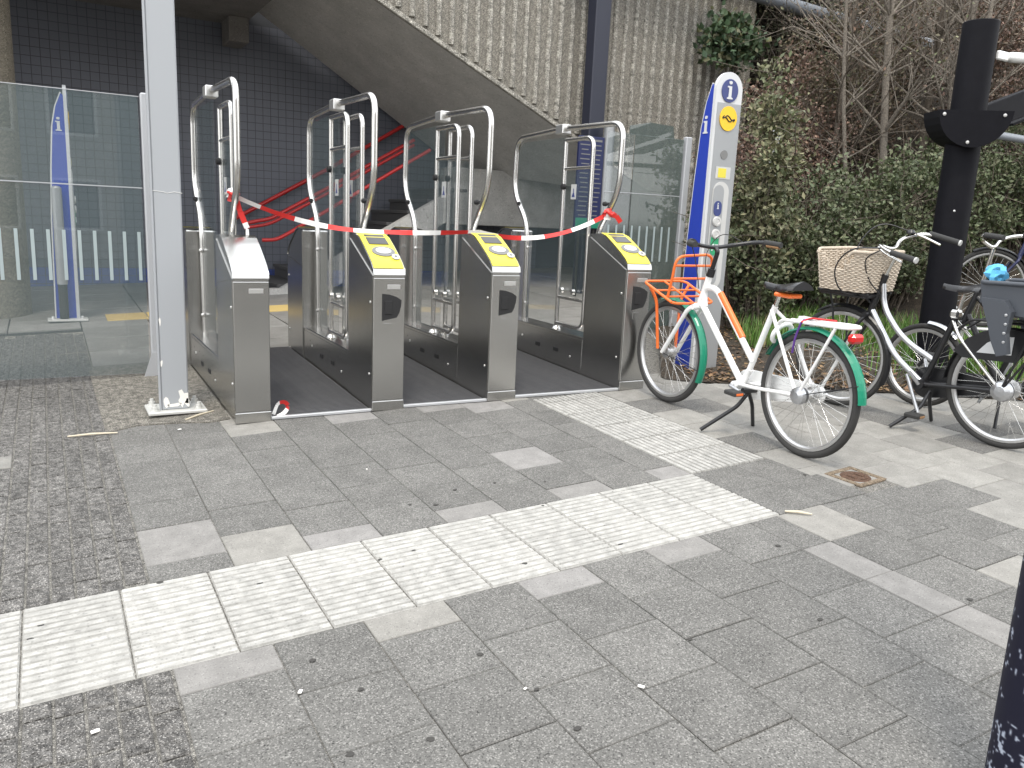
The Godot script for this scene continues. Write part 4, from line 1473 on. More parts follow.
func fender(m: MB, c: Vector3, r: float, a0: float, a1: float, half_w: float, n := 26) -> void:
	for k in n:
		var p := a0 + (a1 - a0) * k / n
		var q := a0 + (a1 - a0) * (k + 1) / n
		for j in 6:
			var u0 := -1.0 + j / 3.0
			var u1 := -1.0 + (j + 1) / 3.0
			var pts := []
			for e in [[p, u0], [q, u0], [q, u1], [p, u1]]:
				var rr: float = r - 0.016 * e[1] * e[1]
				pts.append(c + Vector3(cos(e[0]) * rr, sin(e[0]) * rr, e[1] * half_w))
			var mid := (p + q) / 2
			m.quad(pts[0], pts[1], pts[2], pts[3], Vector3(cos(mid), sin(mid), (u0 + u1) * 0.3))
			var inner := []
			for e in [[p, u0], [q, u0], [q, u1], [p, u1]]:
				var rr: float = r - 0.0025 - 0.016 * e[1] * e[1]
				inner.append(c + Vector3(cos(e[0]) * rr, sin(e[0]) * rr, e[1] * half_w * 0.97))
			m.quad(inner[0], inner[1], inner[2], inner[3], -Vector3(cos(mid), sin(mid), 0))

func tubes(list: Array, sides := 12) -> MB:
	var m := MB.new()
	for t in list:
		var pts: Array = t[0]
		if pts.size() > 2:
			pts = rounded(pts, t[2] if t.size() > 2 else 0.06, 6)
		m.tube(pts, t[1], sides)
	return m

func saddle_mesh(c: Vector3, l := 0.27, w := 0.19) -> MB:
	var m := MB.new()
	var n := 12
	var rows := []
	for i in n + 1:
		var t := float(i) / n            # 0 nose, 1 back
		var hw := lerpf(0.022, w / 2, smoothstep(0.3, 0.9, t))
		if i == n: hw *= 0.8
		if i == 0: hw *= 0.6
		var x := c.x + l * 0.55 - l * t
		var y := c.y + 0.012 * sin(t * PI * 1.4) * -1.0 + 0.02 * t
		var row := []
		for j in 13:
			var a := PI * j / 12
			row.append(Vector3(x, y + sin(a) * 0.03 - 0.018 - 0.02 * absf(cos(a)) * t, c.z - cos(a) * hw))
		rows.append(row)
	for i in n:
		for j in 12:
			m.quad(rows[i][j], rows[i + 1][j], rows[i + 1][j + 1], rows[i][j + 1], Vector3(0, 1, (j - 5.5) * 0.2))
		m.quad(rows[i][0], rows[i + 1][0], rows[i + 1][12], rows[i][12], Vector3.DOWN)
	for j in 12:
		m.tri(rows[n][0], rows[n][j], rows[n][mini(j + 1, 12)])
		m.tri(rows[0][0], rows[0][mini(j + 1, 12)], rows[0][j])
	return m

func pedal(parent: Node3D, at: Vector3, refl: Material) -> void:
	var m := MB.new()
	m.cbox(at, Vector3(0.10, 0.026, 0.075), 0.006)
	var p := part("pedal", m, mats["rubber"], parent)
	var r := MB.new()
	for s in [-1.0, 1.0]:
		r.cbox(at + Vector3(0.051 * s, 0, 0), Vector3(0.004, 0.014, 0.05), 0.001)
	part("reflector", r, refl, p)

func build_white_bike() -> void:
	var b := thing("bicycle", "white bicycle with green mudguards and orange front rack on its kickstand", "bicycle", Vector3.ZERO, 0.0, "parked bicycles")
	b.transform = bike_xf(Vector2(2.248, -0.55), Vector2(2.322, -1.80), -0.01)
	var r := 0.352
	var fx := 1.25
	wheel(b, Vector3(0, r, 0), r, 0.0, 0.021, 0.036)
	wheel(b, Vector3(fx, r, 0), r, 0.03, 0.021, 0.030)
	var white: Material = mats["bike_white"]
	# step-through frame: two parallel tubes joined by a bend at the head
	part("frame", tubes([
		[[Vector3(0.93, 0.71, 0), Vector3(0.955, 0.83, 0), Vector3(0.84, 0.84, 0), Vector3(0.44, 0.445, 0)], 0.0195, 0.075],
		[[Vector3(0.965, 0.73, 0), Vector3(0.52, 0.30, 0)], 0.0205],
		[[Vector3(0.985, 0.70, 0), Vector3(0.905, 0.93, 0)], 0.022],
		[[Vector3(0.50, 0.30, 0), Vector3(0.32, 0.80, 0)], 0.0175],
		[[Vector3(0.46, 0.40, 0), Vector3(0.52, 0.30, 0)], 0.02],
		[[Vector3(0.50, 0.30, -0.035), Vector3(0.38, 0.31, -0.06), Vector3(0, r, -0.068)], 0.011],
		[[Vector3(0.50, 0.30, 0.035), Vector3(0.38, 0.31, 0.06), Vector3(0, r, 0.068)], 0.011],
		[[Vector3(0.33, 0.775, -0.015), Vector3(0.24, 0.70, -0.055), Vector3(0.02, r, -0.068)], 0.0105],
		[[Vector3(0.33, 0.775, 0.015), Vector3(0.24, 0.70, 0.055), Vector3(0.02, r, 0.068)], 0.0105],
		[[Vector3(0.535, 0.285, -0.05), Vector3(0.535, 0.285, 0.05)], 0.028]]), white, b)
	var od := MB.new()
	var da := Vector3(0.795, 0.812, 0)
	var db := Vector3(0.555, 0.572, 0)
	od.tube([da, db], 0.0202, 12)
	part("orange_decal", od, mats["bike_orange"], b)
	part("fork", tubes([
		[[Vector3(0.985, 0.715, -0.02), Vector3(1.03, 0.68, -0.055), Vector3(fx, r, -0.062)], 0.0145, 0.05],
		[[Vector3(0.985, 0.715, 0.02), Vector3(1.03, 0.68, 0.055), Vector3(fx, r, 0.062)], 0.0145, 0.05],
		[[Vector3(0.99, 0.70, -0.05), Vector3(0.99, 0.70, 0.05)], 0.018]]), white, b)
	part("head_collar", tubes([[[Vector3(0.912, 0.905, 0), Vector3(0.897, 0.955, 0)], 0.025]]), mats["bike_black"], b)
	part("stem", tubes([[[Vector3(0.905, 0.93, 0), Vector3(0.862, 1.065, 0), Vector3(0.885, 1.085, 0)], 0.0145, 0.03]]), mats["bike_black"], b)
	var hb := part("handlebar", tubes([[[Vector3(0.74, 1.115, -0.29), Vector3(0.80, 1.115, -0.27), Vector3(0.90, 1.10, -0.12), Vector3(0.895, 1.085, 0), Vector3(0.90, 1.10, 0.12), Vector3(0.80, 1.135, 0.27), Vector3(0.66, 1.125, 0.30)], 0.0125, 0.08]]), mats["bike_black"], b)
	part("grip", tubes([[[Vector3(0.72, 1.115, -0.295), Vector3(0.82, 1.115, -0.262)], 0.0185]]), mats["rubber"], hb)
	part("grip", tubes([[[Vector3(0.64, 1.124, 0.303), Vector3(0.76, 1.132, 0.28)], 0.0180]]), mats["rubber"], hb)
	part("grip_trim", tubes([[[Vector3(0.65, 1.112, 0.300), Vector3(0.74, 1.118, 0.283)], 0.0135]]), mats["brown_grip"], hb)
	part("shifter", tubes([[[Vector3(0.80, 1.118, -0.25), Vector3(0.84, 1.118, -0.235)], 0.026]]), mats["rubber"], hb)
	part("cable", tubes([[[Vector3(0.85, 1.12, 0.20), Vector3(0.98, 1.19, 0.12), Vector3(1.02, 1.05, 0.03), Vector3(0.97, 0.84, 0.03)], 0.003, 0.08], [[Vector3(0.84, 1.12, -0.2), Vector3(1.0, 1.14, -0.12), Vector3(1.03, 1.0, -0.03), Vector3(0.97, 0.82, -0.03)], 0.003, 0.08]], 6), mats["rubber"], hb)
	var hl := MB.new()
	hl.lathe([Vector2(0, 0.03), Vector2(0.03, 0.028), Vector2(0.036, 0.01), Vector2(0.02, -0.03), Vector2(0, -0.035)], Vector3(1.36, 0.735, -0.06), Vector3(1, -0.05, 0), 16)
	part("headlight", hl, mats["bike_black"], b)
	# orange luggage rack over the front wheel
	var o := 0.009
	var rk := tubes([
		[[Vector3(1.06, 0.72, -0.165), Vector3(1.355, 0.815, -0.172), Vector3(1.38, 0.822, -0.14), Vector3(1.38, 0.822, 0.14), Vector3(1.355, 0.815, 0.172), Vector3(1.06, 0.72, 0.165), Vector3(1.04, 0.715, 0.13), Vector3(1.04, 0.715, -0.13), Vector3(1.06, 0.72, -0.165)], o, 0.03],
		[[Vector3(1.15, 0.746, -0.17), Vector3(1.15, 0.746, 0.17)], o * 0.8],
		[[Vector3(1.25, 0.775, -0.17), Vector3(1.25, 0.775, 0.17)], o * 0.8],
		[[Vector3(1.05, 0.718, 0.0), Vector3(1.38, 0.822, 0.0)], o * 0.8]])
	var rack := part("front_rack", rk, mats["bike_orange"], b)
	part("rack_hoop", tubes([
		[[Vector3(1.13, 0.745, -0.15), Vector3(1.10, 0.86, -0.15), Vector3(1.075, 1.015, -0.15), Vector3(1.075, 1.03, 0.15), Vector3(1.10, 0.86, 0.15), Vector3(1.13, 0.745, 0.15)], o, 0.07],
		[[Vector3(1.098, 0.87, -0.15), Vector3(1.098, 0.87, 0.15)], o * 0.85],
		[[Vector3(1.083, 0.955, -0.15), Vector3(1.083, 0.955, 0.15)], o * 0.85]]), mats["bike_orange"], rack)
	part("rack_stay", tubes([[[Vector3(1.315, 0.80, -0.165), Vector3(1.31, 0.70, -0.10), Vector3(fx + 0.035, r + 0.02, -0.075)], 0.0105, 0.04]]), mats["bike_orange"], rack)
	part("rack_stay", tubes([[[Vector3(1.315, 0.80, 0.165), Vector3(1.31, 0.70, 0.10), Vector3(fx + 0.035, r + 0.02, 0.075)], 0.0105, 0.04]]), mats["bike_orange"], rack)
	# mudguards
	var f1 := MB.new()
	fender(f1, Vector3(fx, r, 0), r + 0.026, PI * 0.40, PI * 1.125, 0.030)
	part("front_mudguard", f1, mats["bike_green"], b)
	var f2 := MB.new()
	fender(f2, Vector3(0, r, 0), r + 0.028, PI * 0.14, PI * 0.97, 0.032)
	var rf := part("rear_mudguard", f2, mats["bike_green"], b)
	for q in [[Vector3(-0.345, r + 0.13, -0.03), Vector3(0, r, -0.072)], [Vector3(-0.345, r + 0.13, 0.03), Vector3(0, r, 0.072)], [Vector3(fx - 0.35, r - 0.06, -0.03), Vector3(fx, r, -0.066)]]:
		part("mudguard_stay", tubes([[q, 0.003]], 6), mats["bike_black"], rf)
	# rear carrier
	var ca := part("rear_carrier", tubes([
		[[Vector3(0.26, 0.695, -0.03), Vector3(0.19, 0.745, -0.07), Vector3(-0.20, 0.765, -0.075), Vector3(-0.25, 0.765, -0.045), Vector3(-0.25, 0.765, 0.045), Vector3(-0.20, 0.765, 0.075), Vector3(0.19, 0.745, 0.07), Vector3(0.26, 0.695, 0.03)], 0.0095, 0.05],
		[[Vector3(0.16, 0.748, -0.025), Vector3(-0.24, 0.766, -0.025)], 0.008],
		[[Vector3(0.16, 0.748, 0.025), Vector3(-0.24, 0.766, 0.025)], 0.008],
		[[Vector3(-0.19, 0.755, -0.075), Vector3(-0.005, r + 0.01, -0.078)], 0.0085],
		[[Vector3(-0.19, 0.755, 0.075), Vector3(-0.005, r + 0.01, 0.078)], 0.0085]]), white, b)
	var cp := MB.new()
	cp.cbox(Vector3(-0.03, 0.768, 0), Vector3(0.30, 0.012, 0.045), 0.004)
	part("spring_clamp", cp, white, ca)
	part("strap", tubes([[[Vector3(0.02, 0.775, -0.02), Vector3(0.03, 0.765, -0.085), Vector3(0.06, 0.66, -0.088), Vector3(0.07, 0.58, -0.084)], 0.006, 0.03]], 6), mats["violet"], ca)
	part("red_strap", tubes([[[Vector3(-0.12, 0.782, 0.01), Vector3(0.02, 0.778, -0.04), Vector3(0.03, 0.755, -0.088)], 0.0055, 0.03]], 6), mats["red_lens"], ca)
	var tl := MB.new()
	tl.cbox(Vector3(-0.262, 0.712, 0), Vector3(0.05, 0.05, 0.085), 0.014)
	part("tail_light", tl, mats["red_lens"], b)
	# saddle
	var sp := part("seat_post", tubes([[[Vector3(0.325, 0.78, 0), Vector3(0.295, 0.875, 0)], 0.013]]), mats["chrome"], b)
	var sd := part("saddle", saddle_mesh(Vector3(0.26, 0.918, 0), 0.29, 0.20), mats["bike_black"], b)
	var su := MB.new()
	su.cbox(Vector3(0.235, 0.873, 0), Vector3(0.13, 0.024, 0.10), 0.008)
	part("saddle_springs", su, mats["bike_orange"], sd)
	# chain case, crank, pedals, lock, stand
	var cc := MB.new()
	var cpoly := PackedVector2Array()
	for k in 13:
		var a := PI / 2 + PI * k / 12
		cpoly.append(Vector2(0.0, r) + Vector2(cos(a), sin(a)) * 0.052)
	for k in 13:
		var a := -PI / 2 + PI * k / 12
		cpoly.append(Vector2(0.53, 0.285) + Vector2(cos(a), sin(a)) * 0.092)
	cc.prism(cpoly, 0.03, Transform3D(Basis(), Vector3(0, 0, 0.068)))
	part("chain_case", cc, white, b)
	var hubg := MB.new()
	hubg.lathe([Vector2(0, 0.095), Vector2(0.02, 0.094), Vector2(0.046, 0.084), Vector2(0.05, 0.06), Vector2(0.0, 0.055)], Vector3(0, r, 0.0), Vector3(0, 0, -1), 20)
	part("hub_brake", hubg, mats["bike_silver"], b)
	part("crank", tubes([[[Vector3(0.535, 0.285, -0.055), Vector3(0.54, 0.285, -0.075), Vector3(0.44, 0.27, -0.085)], 0.011, 0.015], [[Vector3(0.535, 0.285, 0.06), Vector3(0.64, 0.30, 0.095)], 0.011]]), mats["bike_silver"], b)
	pedal(b, Vector3(0.43, 0.268, -0.135), mats["bike_orange"])
	pedal(b, Vector3(0.65, 0.302, 0.145), mats["bike_orange"])
	part("ring_lock", tubes([[circle_pts(Vector3(0.245, 0.655, 0), 0.062, Vector3(0.45, -0.9, 0).normalized(), Vector3.BACK, 20, 0.5, TAU - 0.5), 0.014, 0.01]]), white, b)
	part("kickstand", tubes([[[Vector3(0.45, 0.26, 0), Vector3(0.47, 0.17, -0.06), Vector3(0.575, 0.008, -0.235)], 0.012, 0.03], [[Vector3(0.45, 0.26, 0), Vector3(0.46, 0.17, 0.05), Vector3(0.555, 0.010, 0.165)], 0.012, 0.03], [[Vector3(0.45, 0.27, -0.05), Vector3(0.45, 0.27, 0.05)], 0.018]]), mats["bike_black"], b)

func build_black_bike() -> void:
	var b := thing("bicycle", "black step-through bicycle with twin silver frame tubes carrying basket and child seat", "bicycle", Vector3.ZERO, 0.0, "parked bicycles")
	b.transform = bike_xf(Vector2(3.45, -0.14), Vector2(3.36, -1.22), -0.03)
	var r := 0.345
	var fx := 1.084
	wheel(b, Vector3(0, r, 0), r, 0.0, 0.019, 0.050)
	wheel(b, Vector3(fx, r, 0), r, 0.06, 0.019, 0.024)
	part("silver_tubes", tubes([
		[[Vector3(0.905, 0.70, 0), Vector3(0.80, 0.555, 0), Vector3(0.70, 0.42, 0), Vector3(0.50, 0.285, 0)], 0.0185, 0.12],
		[[Vector3(0.845, 0.87, 0), Vector3(0.82, 0.72, 0), Vector3(0.67, 0.54, 0), Vector3(0.45, 0.44, 0)], 0.0175, 0.14]]), mats["bike_silver"], b)
	part("frame", tubes([
		[[Vector3(0.49, 0.28, 0), Vector3(0.345, 0.74, 0)], 0.0185],
		[[Vector3(0.49, 0.28, -0.03), Vector3(0, r, -0.065)], 0.012],
		[[Vector3(0.49, 0.28, 0.03), Vector3(0, r, 0.065)], 0.012],
		[[Vector3(0.49, 0.28, -0.05), Vector3(0.49, 0.28, 0.05)], 0.03]]), mats["bike_black"], b)
	part("head_tube", tubes([[[Vector3(0.915, 0.66, 0), Vector3(0.835, 0.93, 0)], 0.021]]), mats["bike_black"], b)
	part("seat_stay", tubes([[[Vector3(0.355, 0.70, -0.02), Vector3(0.29, 0.62, -0.06), Vector3(0.0, r, -0.07)], 0.0095, 0.06]]), mats["chrome"], b)
	part("seat_stay", tubes([[[Vector3(0.355, 0.70, 0.02), Vector3(0.29, 0.62, 0.06), Vector3(0.0, r, 0.07)], 0.0095, 0.06]]), mats["chrome"], b)
	part("fork", tubes([
		[[Vector3(0.915, 0.66, -0.02), Vector3(0.94, 0.62, -0.055), Vector3(fx, r, -0.06)], 0.014, 0.05],
		[[Vector3(0.915, 0.66, 0.02), Vector3(0.94, 0.62, 0.055), Vector3(fx, r, 0.06)], 0.014, 0.05],
		[[Vector3(0.915, 0.665, -0.055), Vector3(0.915, 0.665, 0.055)], 0.017]]), mats["bike_black"], b)
	part("stem", tubes([[[Vector3(0.84, 0.92, 0), Vector3(0.79, 1.05, 0), Vector3(0.80, 1.08, 0)], 0.013, 0.03]]), mats["chrome"], b)
	var hb := part("handlebar", tubes([[[Vector3(0.55, 1.07, -0.29), Vector3(0.68, 1.09, -0.27), Vector3(0.83, 1.13, -0.17), Vector3(0.80, 1.085, 0), Vector3(0.86, 1.16, 0.15), Vector3(0.76, 1.20, 0.27), Vector3(0.60, 1.16, 0.29)], 0.012, 0.09]]), mats["chrome"], b)
	part("grip", tubes([[[Vector3(0.49, 1.058, -0.295), Vector3(0.66, 1.088, -0.272)], 0.0175]]), mats["rubber"], hb)
	part("grip", tubes([[[Vector3(0.55, 1.15, 0.297), Vector3(0.74, 1.196, 0.274)], 0.0175]]), mats["rubber"], hb)
	part("grip_cap", tubes([[[Vector3(0.482, 1.056, -0.296), Vector3(0.492, 1.058, -0.295)], 0.0185]]), mats["white_plastic"], hb)
	part("grip_cap", tubes([[[Vector3(0.542, 1.148, 0.298), Vector3(0.552, 1.15, 0.297)], 0.0185]]), mats["white_plastic"], hb)
	part("brake_lever", tubes([[[Vector3(0.78, 1.11, -0.22), Vector3(0.72, 1.08, -0.245), Vector3(0.60, 1.035, -0.25)], 0.008, 0.05]]), mats["chrome"], hb)
	part("brake_lever", tubes([[[Vector3(0.80, 1.19, 0.22), Vector3(0.74, 1.17, 0.235), Vector3(0.64, 1.13, 0.24)], 0.008, 0.05]]), mats["chrome"], hb)
	var bell := MB.new()
	bell.lathe([Vector2(0, 0.03), Vector2(0.018, 0.026), Vector2(0.03, 0.01), Vector2(0.03, 0)], Vector3(0.82, 1.19, 0.19), Vector3.UP, 14)
	part("bell", bell, mats["bike_black"], hb)
	part("cable", tubes([
		[[Vector3(0.78, 1.19, 0.20), Vector3(0.98, 1.27, 0.08), Vector3(1.05, 1.10, -0.05), Vector3(0.98, 0.86, -0.10), Vector3(0.90, 0.74, -0.03)], 0.004, 0.14],
		[[Vector3(0.72, 1.11, -0.22), Vector3(0.93, 1.10, -0.29), Vector3(1.03, 0.96, -0.30), Vector3(0.98, 0.80, -0.26), Vector3(0.90, 0.78, -0.05)], 0.005, 0.12],
		[[Vector3(0.76, 1.10, -0.20), Vector3(0.87, 1.04, -0.22), Vector3(0.86, 0.90, -0.16), Vector3(0.84, 0.80, -0.03)], 0.004, 0.1]], 8), mats["bike_black"], hb)
	# front carrier under the basket
	part("front_carrier", tubes([
		[[Vector3(0.86, 0.80, -0.13), Vector3(1.24, 0.80, -0.13), Vector3(1.26, 0.80, 0.0), Vector3(1.24, 0.80, 0.13), Vector3(0.86, 0.80, 0.13)], 0.009, 0.03],
		[[Vector3(1.15, 0.80, -0.12), Vector3(1.14, 0.70, -0.08), Vector3(fx, r, -0.07)], 0.007, 0.03],
		[[Vector3(1.15, 0.80, 0.12), Vector3(1.14, 0.70, 0.08), Vector3(fx, r, 0.07)], 0.007, 0.03],
		[[Vector3(0.88, 0.72, 0), Vector3(0.98, 0.79, 0), Vector3(1.25, 0.80, 0)], 0.014, 0.05]]), mats["bike_black"], b)
	var bx := MB.new()
	bx.cbox(Vector3(1.05, 0.785, 0), Vector3(0.36, 0.03, 0.24), 0.01)
	part("carrier_plate", bx, mats["bike_black"], b)
	var f1 := MB.new()
	fender(f1, Vector3(fx, r, 0), r + 0.022, PI * 0.30, PI * 1.12, 0.028)
	part("front_mudguard", f1, mats["bike_black"], b)
	var f2 := MB.new()
	fender(f2, Vector3(0, r, 0), r + 0.022, PI * 0.0, PI * 0.97, 0.030)
	part("rear_mudguard", f2, mats["bike_black"], b)
	part("rear_carrier", tubes([
		[[Vector3(0.30, 0.66, -0.05), Vector3(0.22, 0.735, -0.07), Vector3(-0.30, 0.75, -0.07), Vector3(-0.30, 0.75, 0.07), Vector3(0.22, 0.735, 0.07), Vector3(0.30, 0.66, 0.05)], 0.008, 0.04],
		[[Vector3(-0.12, 0.745, -0.07), Vector3(0, r, -0.08)], 0.007], [[Vector3(-0.12, 0.745, 0.07), Vector3(0, r, 0.08)], 0.007],
		[[Vector3(-0.22, 0.748, -0.07), Vector3(0, r, -0.08)], 0.007]]), mats["bike_black"], b)
	# coat guard over the rear wheel with a pale patch
	var cg := MB.new()
	var gpoly := PackedVector2Array([Vector2(0.25, 0.50)])
	for k in 11:
		var a := lerpf(0.55, 2.0, k / 10.0)
		gpoly.append(Vector2(cos(a), sin(a)) * 0.36 + Vector2(0, r))
	gpoly.append(Vector2(-0.05, 0.52))
	cg.prism(gpoly, 0.006, Transform3D(Basis(), Vector3(0, 0, -0.058)))
	part("coat_guard", cg, mats["bike_black"], b)
	var pw := MB.new()
	pw.prism(PackedVector2Array([Vector2(0.17, 0.545), Vector2(0.12, 0.61), Vector2(0.05, 0.655), Vector2(-0.02, 0.665), Vector2(-0.02, 0.56)]), 0.004, Transform3D(Basis(), Vector3(0, 0, -0.064)))
	part("pale_patch", pw, mats["info_white"], b)
	part("seat_post", tubes([[[Vector3(0.35, 0.72, 0), Vector3(0.325, 0.86, 0)], 0.0125]]), mats["chrome"], b)
	var clp := MB.new()
	clp.cbox(Vector3(0.345, 0.745, -0.02), Vector3(0.055, 0.05, 0.06), 0.012)
	part("seat_clamp", clp, mats["chrome"], b)
	part("saddle", saddle_mesh(Vector3(0.30, 0.905, 0), 0.28, 0.20), mats["bike_black"], b)
	var cc := MB.new()
	var cpoly := PackedVector2Array()
	for k in 13:
		var a := PI / 2 + PI * k / 12
		cpoly.append(Vector2(0.0, r) + Vector2(cos(a), sin(a)) * 0.05)
	for k in 13:
		var a := -PI / 2 + PI * k / 12
		cpoly.append(Vector2(0.49, 0.28) + Vector2(cos(a), sin(a)) * 0.10)
	cc.prism(cpoly, 0.035, Transform3D(Basis(), Vector3(0, 0, 0.068)))
	part("chain_case", cc, mats["bike_black"], b)
	var hubg := MB.new()
	hubg.lathe([Vector2(0, 0.09), Vector2(0.03, 0.088), Vector2(0.055, 0.075), Vector2(0.062, 0.05), Vector2(0.0, 0.045)], Vector3(0, r, 0.0), Vector3(0, 0, -1), 22)
	part("hub_brake", hubg, mats["bike_silver"], b)
	part("crank", tubes([[[Vector3(0.49, 0.28, -0.05), Vector3(0.53, 0.345, -0.085), Vector3(0.54, 0.36, -0.09)], 0.011, 0.01], [[Vector3(0.56, 0.335, -0.075), Vector3(0.45, 0.11, -0.082)], 0.012], [[Vector3(0.49, 0.28, 0.06), Vector3(0.55, 0.42, 0.095)], 0.011]]), mats["bike_silver"], b)
	pedal(b, Vector3(0.44, 0.10, -0.135), mats["brown_grip"])
	pedal(b, Vector3(0.56, 0.44, 0.15), mats["brown_grip"])
	part("kickstand", tubes([[[Vector3(0.44, 0.24, 0), Vector3(0.45, 0.14, -0.06), Vector3(0.55, 0.010, -0.205)], 0.012, 0.03], [[Vector3(0.44, 0.24, 0), Vector3(0.45, 0.14, 0.05), Vector3(0.50, 0.010, 0.195)], 0.012, 0.03]]), mats["bike_black"], b)

	# wicker basket on the front carrier
	var k := thing("wicker_basket", "pale wicker basket with a broken front rim on the black bicycle", "basket")
	k.transform = b.transform
	var bx0 := 0.845
	var bx1 := 1.225
	var y0 := 0.815
	var y1 := 1.065
	var wv := MB.new()
	var rows := 21
	var cnt := 22
	for i in rows:
		var t := float(i) / rows
		var y := lerpf(y0, y1, t)
		var grow := lerpf(-0.03, 0.0, t)
		var ring := []
		var per := [[bx1 + grow, -0.19 - grow], [bx1 + grow, 0.19 + grow], [bx0 - grow, 0.19 + grow], [bx0 - grow, -0.19 - grow]]
		for e in 4:
			var p: Array = per[e]
			var q: Array = per[(e + 1) % 4]
			var n := 14
			for j in n:
				var s := float(j) / n
				var x := lerpf(p[0], q[0], s)
				var z := lerpf(p[1], q[1], s)
				var dx: float = q[1] - p[1]
				var dz: float = -(q[0] - p[0])
				var ln := sqrt(dx * dx + dz * dz)
				var wob := 0.005 * (1.0 if (j + i) % 2 == 0 else -1.0)
				# the broken part of the left side rim
				if e == 3 and i > rows - 5 and s > 0.35 and s < 0.8:
					y = lerpf(y0, y1, t) - 0.0
				ring.append(Vector3(x + dx / ln * wob, y + sin(j * 1.7 + i) * 0.002, z + dz / ln * wob))
		if i <= rows - 10:
			wv.tube(ring, 0.0062, 6, true)
		else:
			# upper strands stop at the break
			var cut := []
			for j in ring.size():
				var s := j / 14.0
				if not (s > 3.20 + 0.05 * (i % 3) + 0.03 * (rows - i) and s < 3.95 - 0.06 * (i % 2) - 0.02 * (rows - i)):
					cut.append(ring[j])
				elif cut.size() > 1:
					wv.tube(cut, 0.0062, 6)
					cut = []
				else:
					cut = []
			if cut.size() > 1:
				wv.tube(cut, 0.0062, 6)
	var wo := part("weave", wv, mats["wicker"], k)
	wo.set_meta("kind", "stuff")
	part("rim", tubes([[[Vector3(bx1, y1 - 0.02, -0.19), Vector3(bx1 + 0.003, y1 + 0.006, -0.17), Vector3(bx1 + 0.003, y1 + 0.006, 0.195), Vector3(bx0, y1 + 0.006, 0.195), Vector3(bx0 - 0.003, y1 + 0.006, -0.195), Vector3(bx0 + 0.12, y1 + 0.004, -0.195), Vector3(bx0 + 0.15, y1 - 0.03, -0.193)], 0.011, 0.02]], 8), mats["wicker"], k)
	var bt := MB.new()
	bt.cbox(Vector3((bx0 + bx1) / 2, y0 + 0.004, 0), Vector3(bx1 - bx0 - 0.06, 0.012, 0.32), 0.003)
	part("base", bt, mats["wicker_dark"], k)
	for j in cnt:
		var s := float(j) / cnt
		var m := MB.new()
		var e := int(s * 4)
		var f := s * 4 - e
		var x := 0.0
		var z := 0.0
		if e == 0: x = bx1; z = lerpf(-0.19, 0.19, f)
		elif e == 1: x = lerpf(bx1, bx0, f); z = 0.19
		elif e == 2: x = bx0; z = lerpf(0.19, -0.19, f)
		else: x = lerpf(bx0, bx1, f); z = -0.19
		var cx := (bx0 + bx1) / 2
		var hi := y1 if not (e == 3 and f > 0.3) else y1 - 0.05
		m.tube([Vector3(cx + (x - cx) * 0.84, y0, z * 0.84), Vector3(cx + (x - cx) * lerpf(0.84, 1.0, (hi - y0) / (y1 - y0)), hi, z * lerpf(0.84, 1.0, (hi - y0) / (y1 - y0)))], 0.006, 5)
		part("stake", m, mats["wicker"], k)

	# child seat on the rear carrier
	var c := thing("child_seat", "dark grey plastic child seat on the rear carrier of the black bicycle", "child seat")
	c.transform = b.transform
	var sh := MB.new()
	# tub: side walls, floor and back
	for s in [-1.0, 1.0]:
		sh.prism(PackedVector2Array([Vector2(0.165, 0.955), Vector2(0.14, 0.86), Vector2(0.06, 0.80), Vector2(-0.26, 0.79), Vector2(-0.36, 0.90), Vector2(-0.40, 1.05), Vector2(-0.31, 1.03), Vector2(-0.18, 0.97)]), 0.02, Transform3D(Basis(), Vector3(0, 0, 0.155 * s)))
	sh.cbox(Vector3(-0.10, 0.80, 0), Vector3(0.40, 0.03, 0.30), 0.008)
	sh.cbox(Vector3(-0.385, 1.08, 0), Vector3(0.03, 0.55, 0.30), 0.012, Basis(Vector3.BACK, 0.15))
	sh.cbox(Vector3(0.155, 0.90, 0), Vector3(0.025, 0.12, 0.29), 0.008)
	part("tub", sh, mats["seat_plastic"], c)
	part("rim", tubes([[[Vector3(-0.31, 1.035, -0.165), Vector3(-0.18, 0.975, -0.168), Vector3(0.16, 0.962, -0.165), Vector3(0.185, 0.96, 0), Vector3(0.16, 0.962, 0.165), Vector3(-0.18, 0.975, 0.168), Vector3(-0.31, 1.035, 0.165)], 0.013, 0.03]]), mats["seat_plastic"], c)
	for s in [-1.0, 1.0]:
		var lg := MB.new()
		lg.prism(PackedVector2Array([Vector2(0.13, 0.88), Vector2(0.075, 0.75), Vector2(0.035, 0.64), Vector2(-0.005, 0.565), Vector2(-0.06, 0.585), Vector2(-0.035, 0.70), Vector2(-0.045, 0.82), Vector2(0.0, 0.88)]), 0.045, Transform3D(Basis(), Vector3(0, 0, 0.19 * s)))
		part("foot_rest", lg, mats["seat_plastic"], c)
		var hs := MB.new()
		for q in [[-0.04, 0.80], [-0.045, 0.75], [-0.045, 0.70], [-0.05, 0.65]]:
			hs.lathe([Vector2(0, 0.003), Vector2(0.008, 0.002), Vector2(0.009, 0)], Vector3(q[0] + 0.02, q[1], 0.213 * s), Vector3(0, 0, s), 8)
		part("adjuster_studs", hs, mats["bike_silver"], c)
	# blue cloth stuffed by the seat
	var bl := MB.new()
	var blob := []
	for i in 9:
		var row := []
		for j in 14:
			var a := TAU * j / 14
			var th := PI * i / 8
			var rr := 0.05 * (1.0 + 0.25 * sin(3 * a + i) + 0.15 * cos(5 * a - 2 * i))
			row.append(Vector3(sin(th) * cos(a) * rr * 1.1, cos(th) * 0.055, sin(th) * sin(a) * rr))
		blob.append(row)
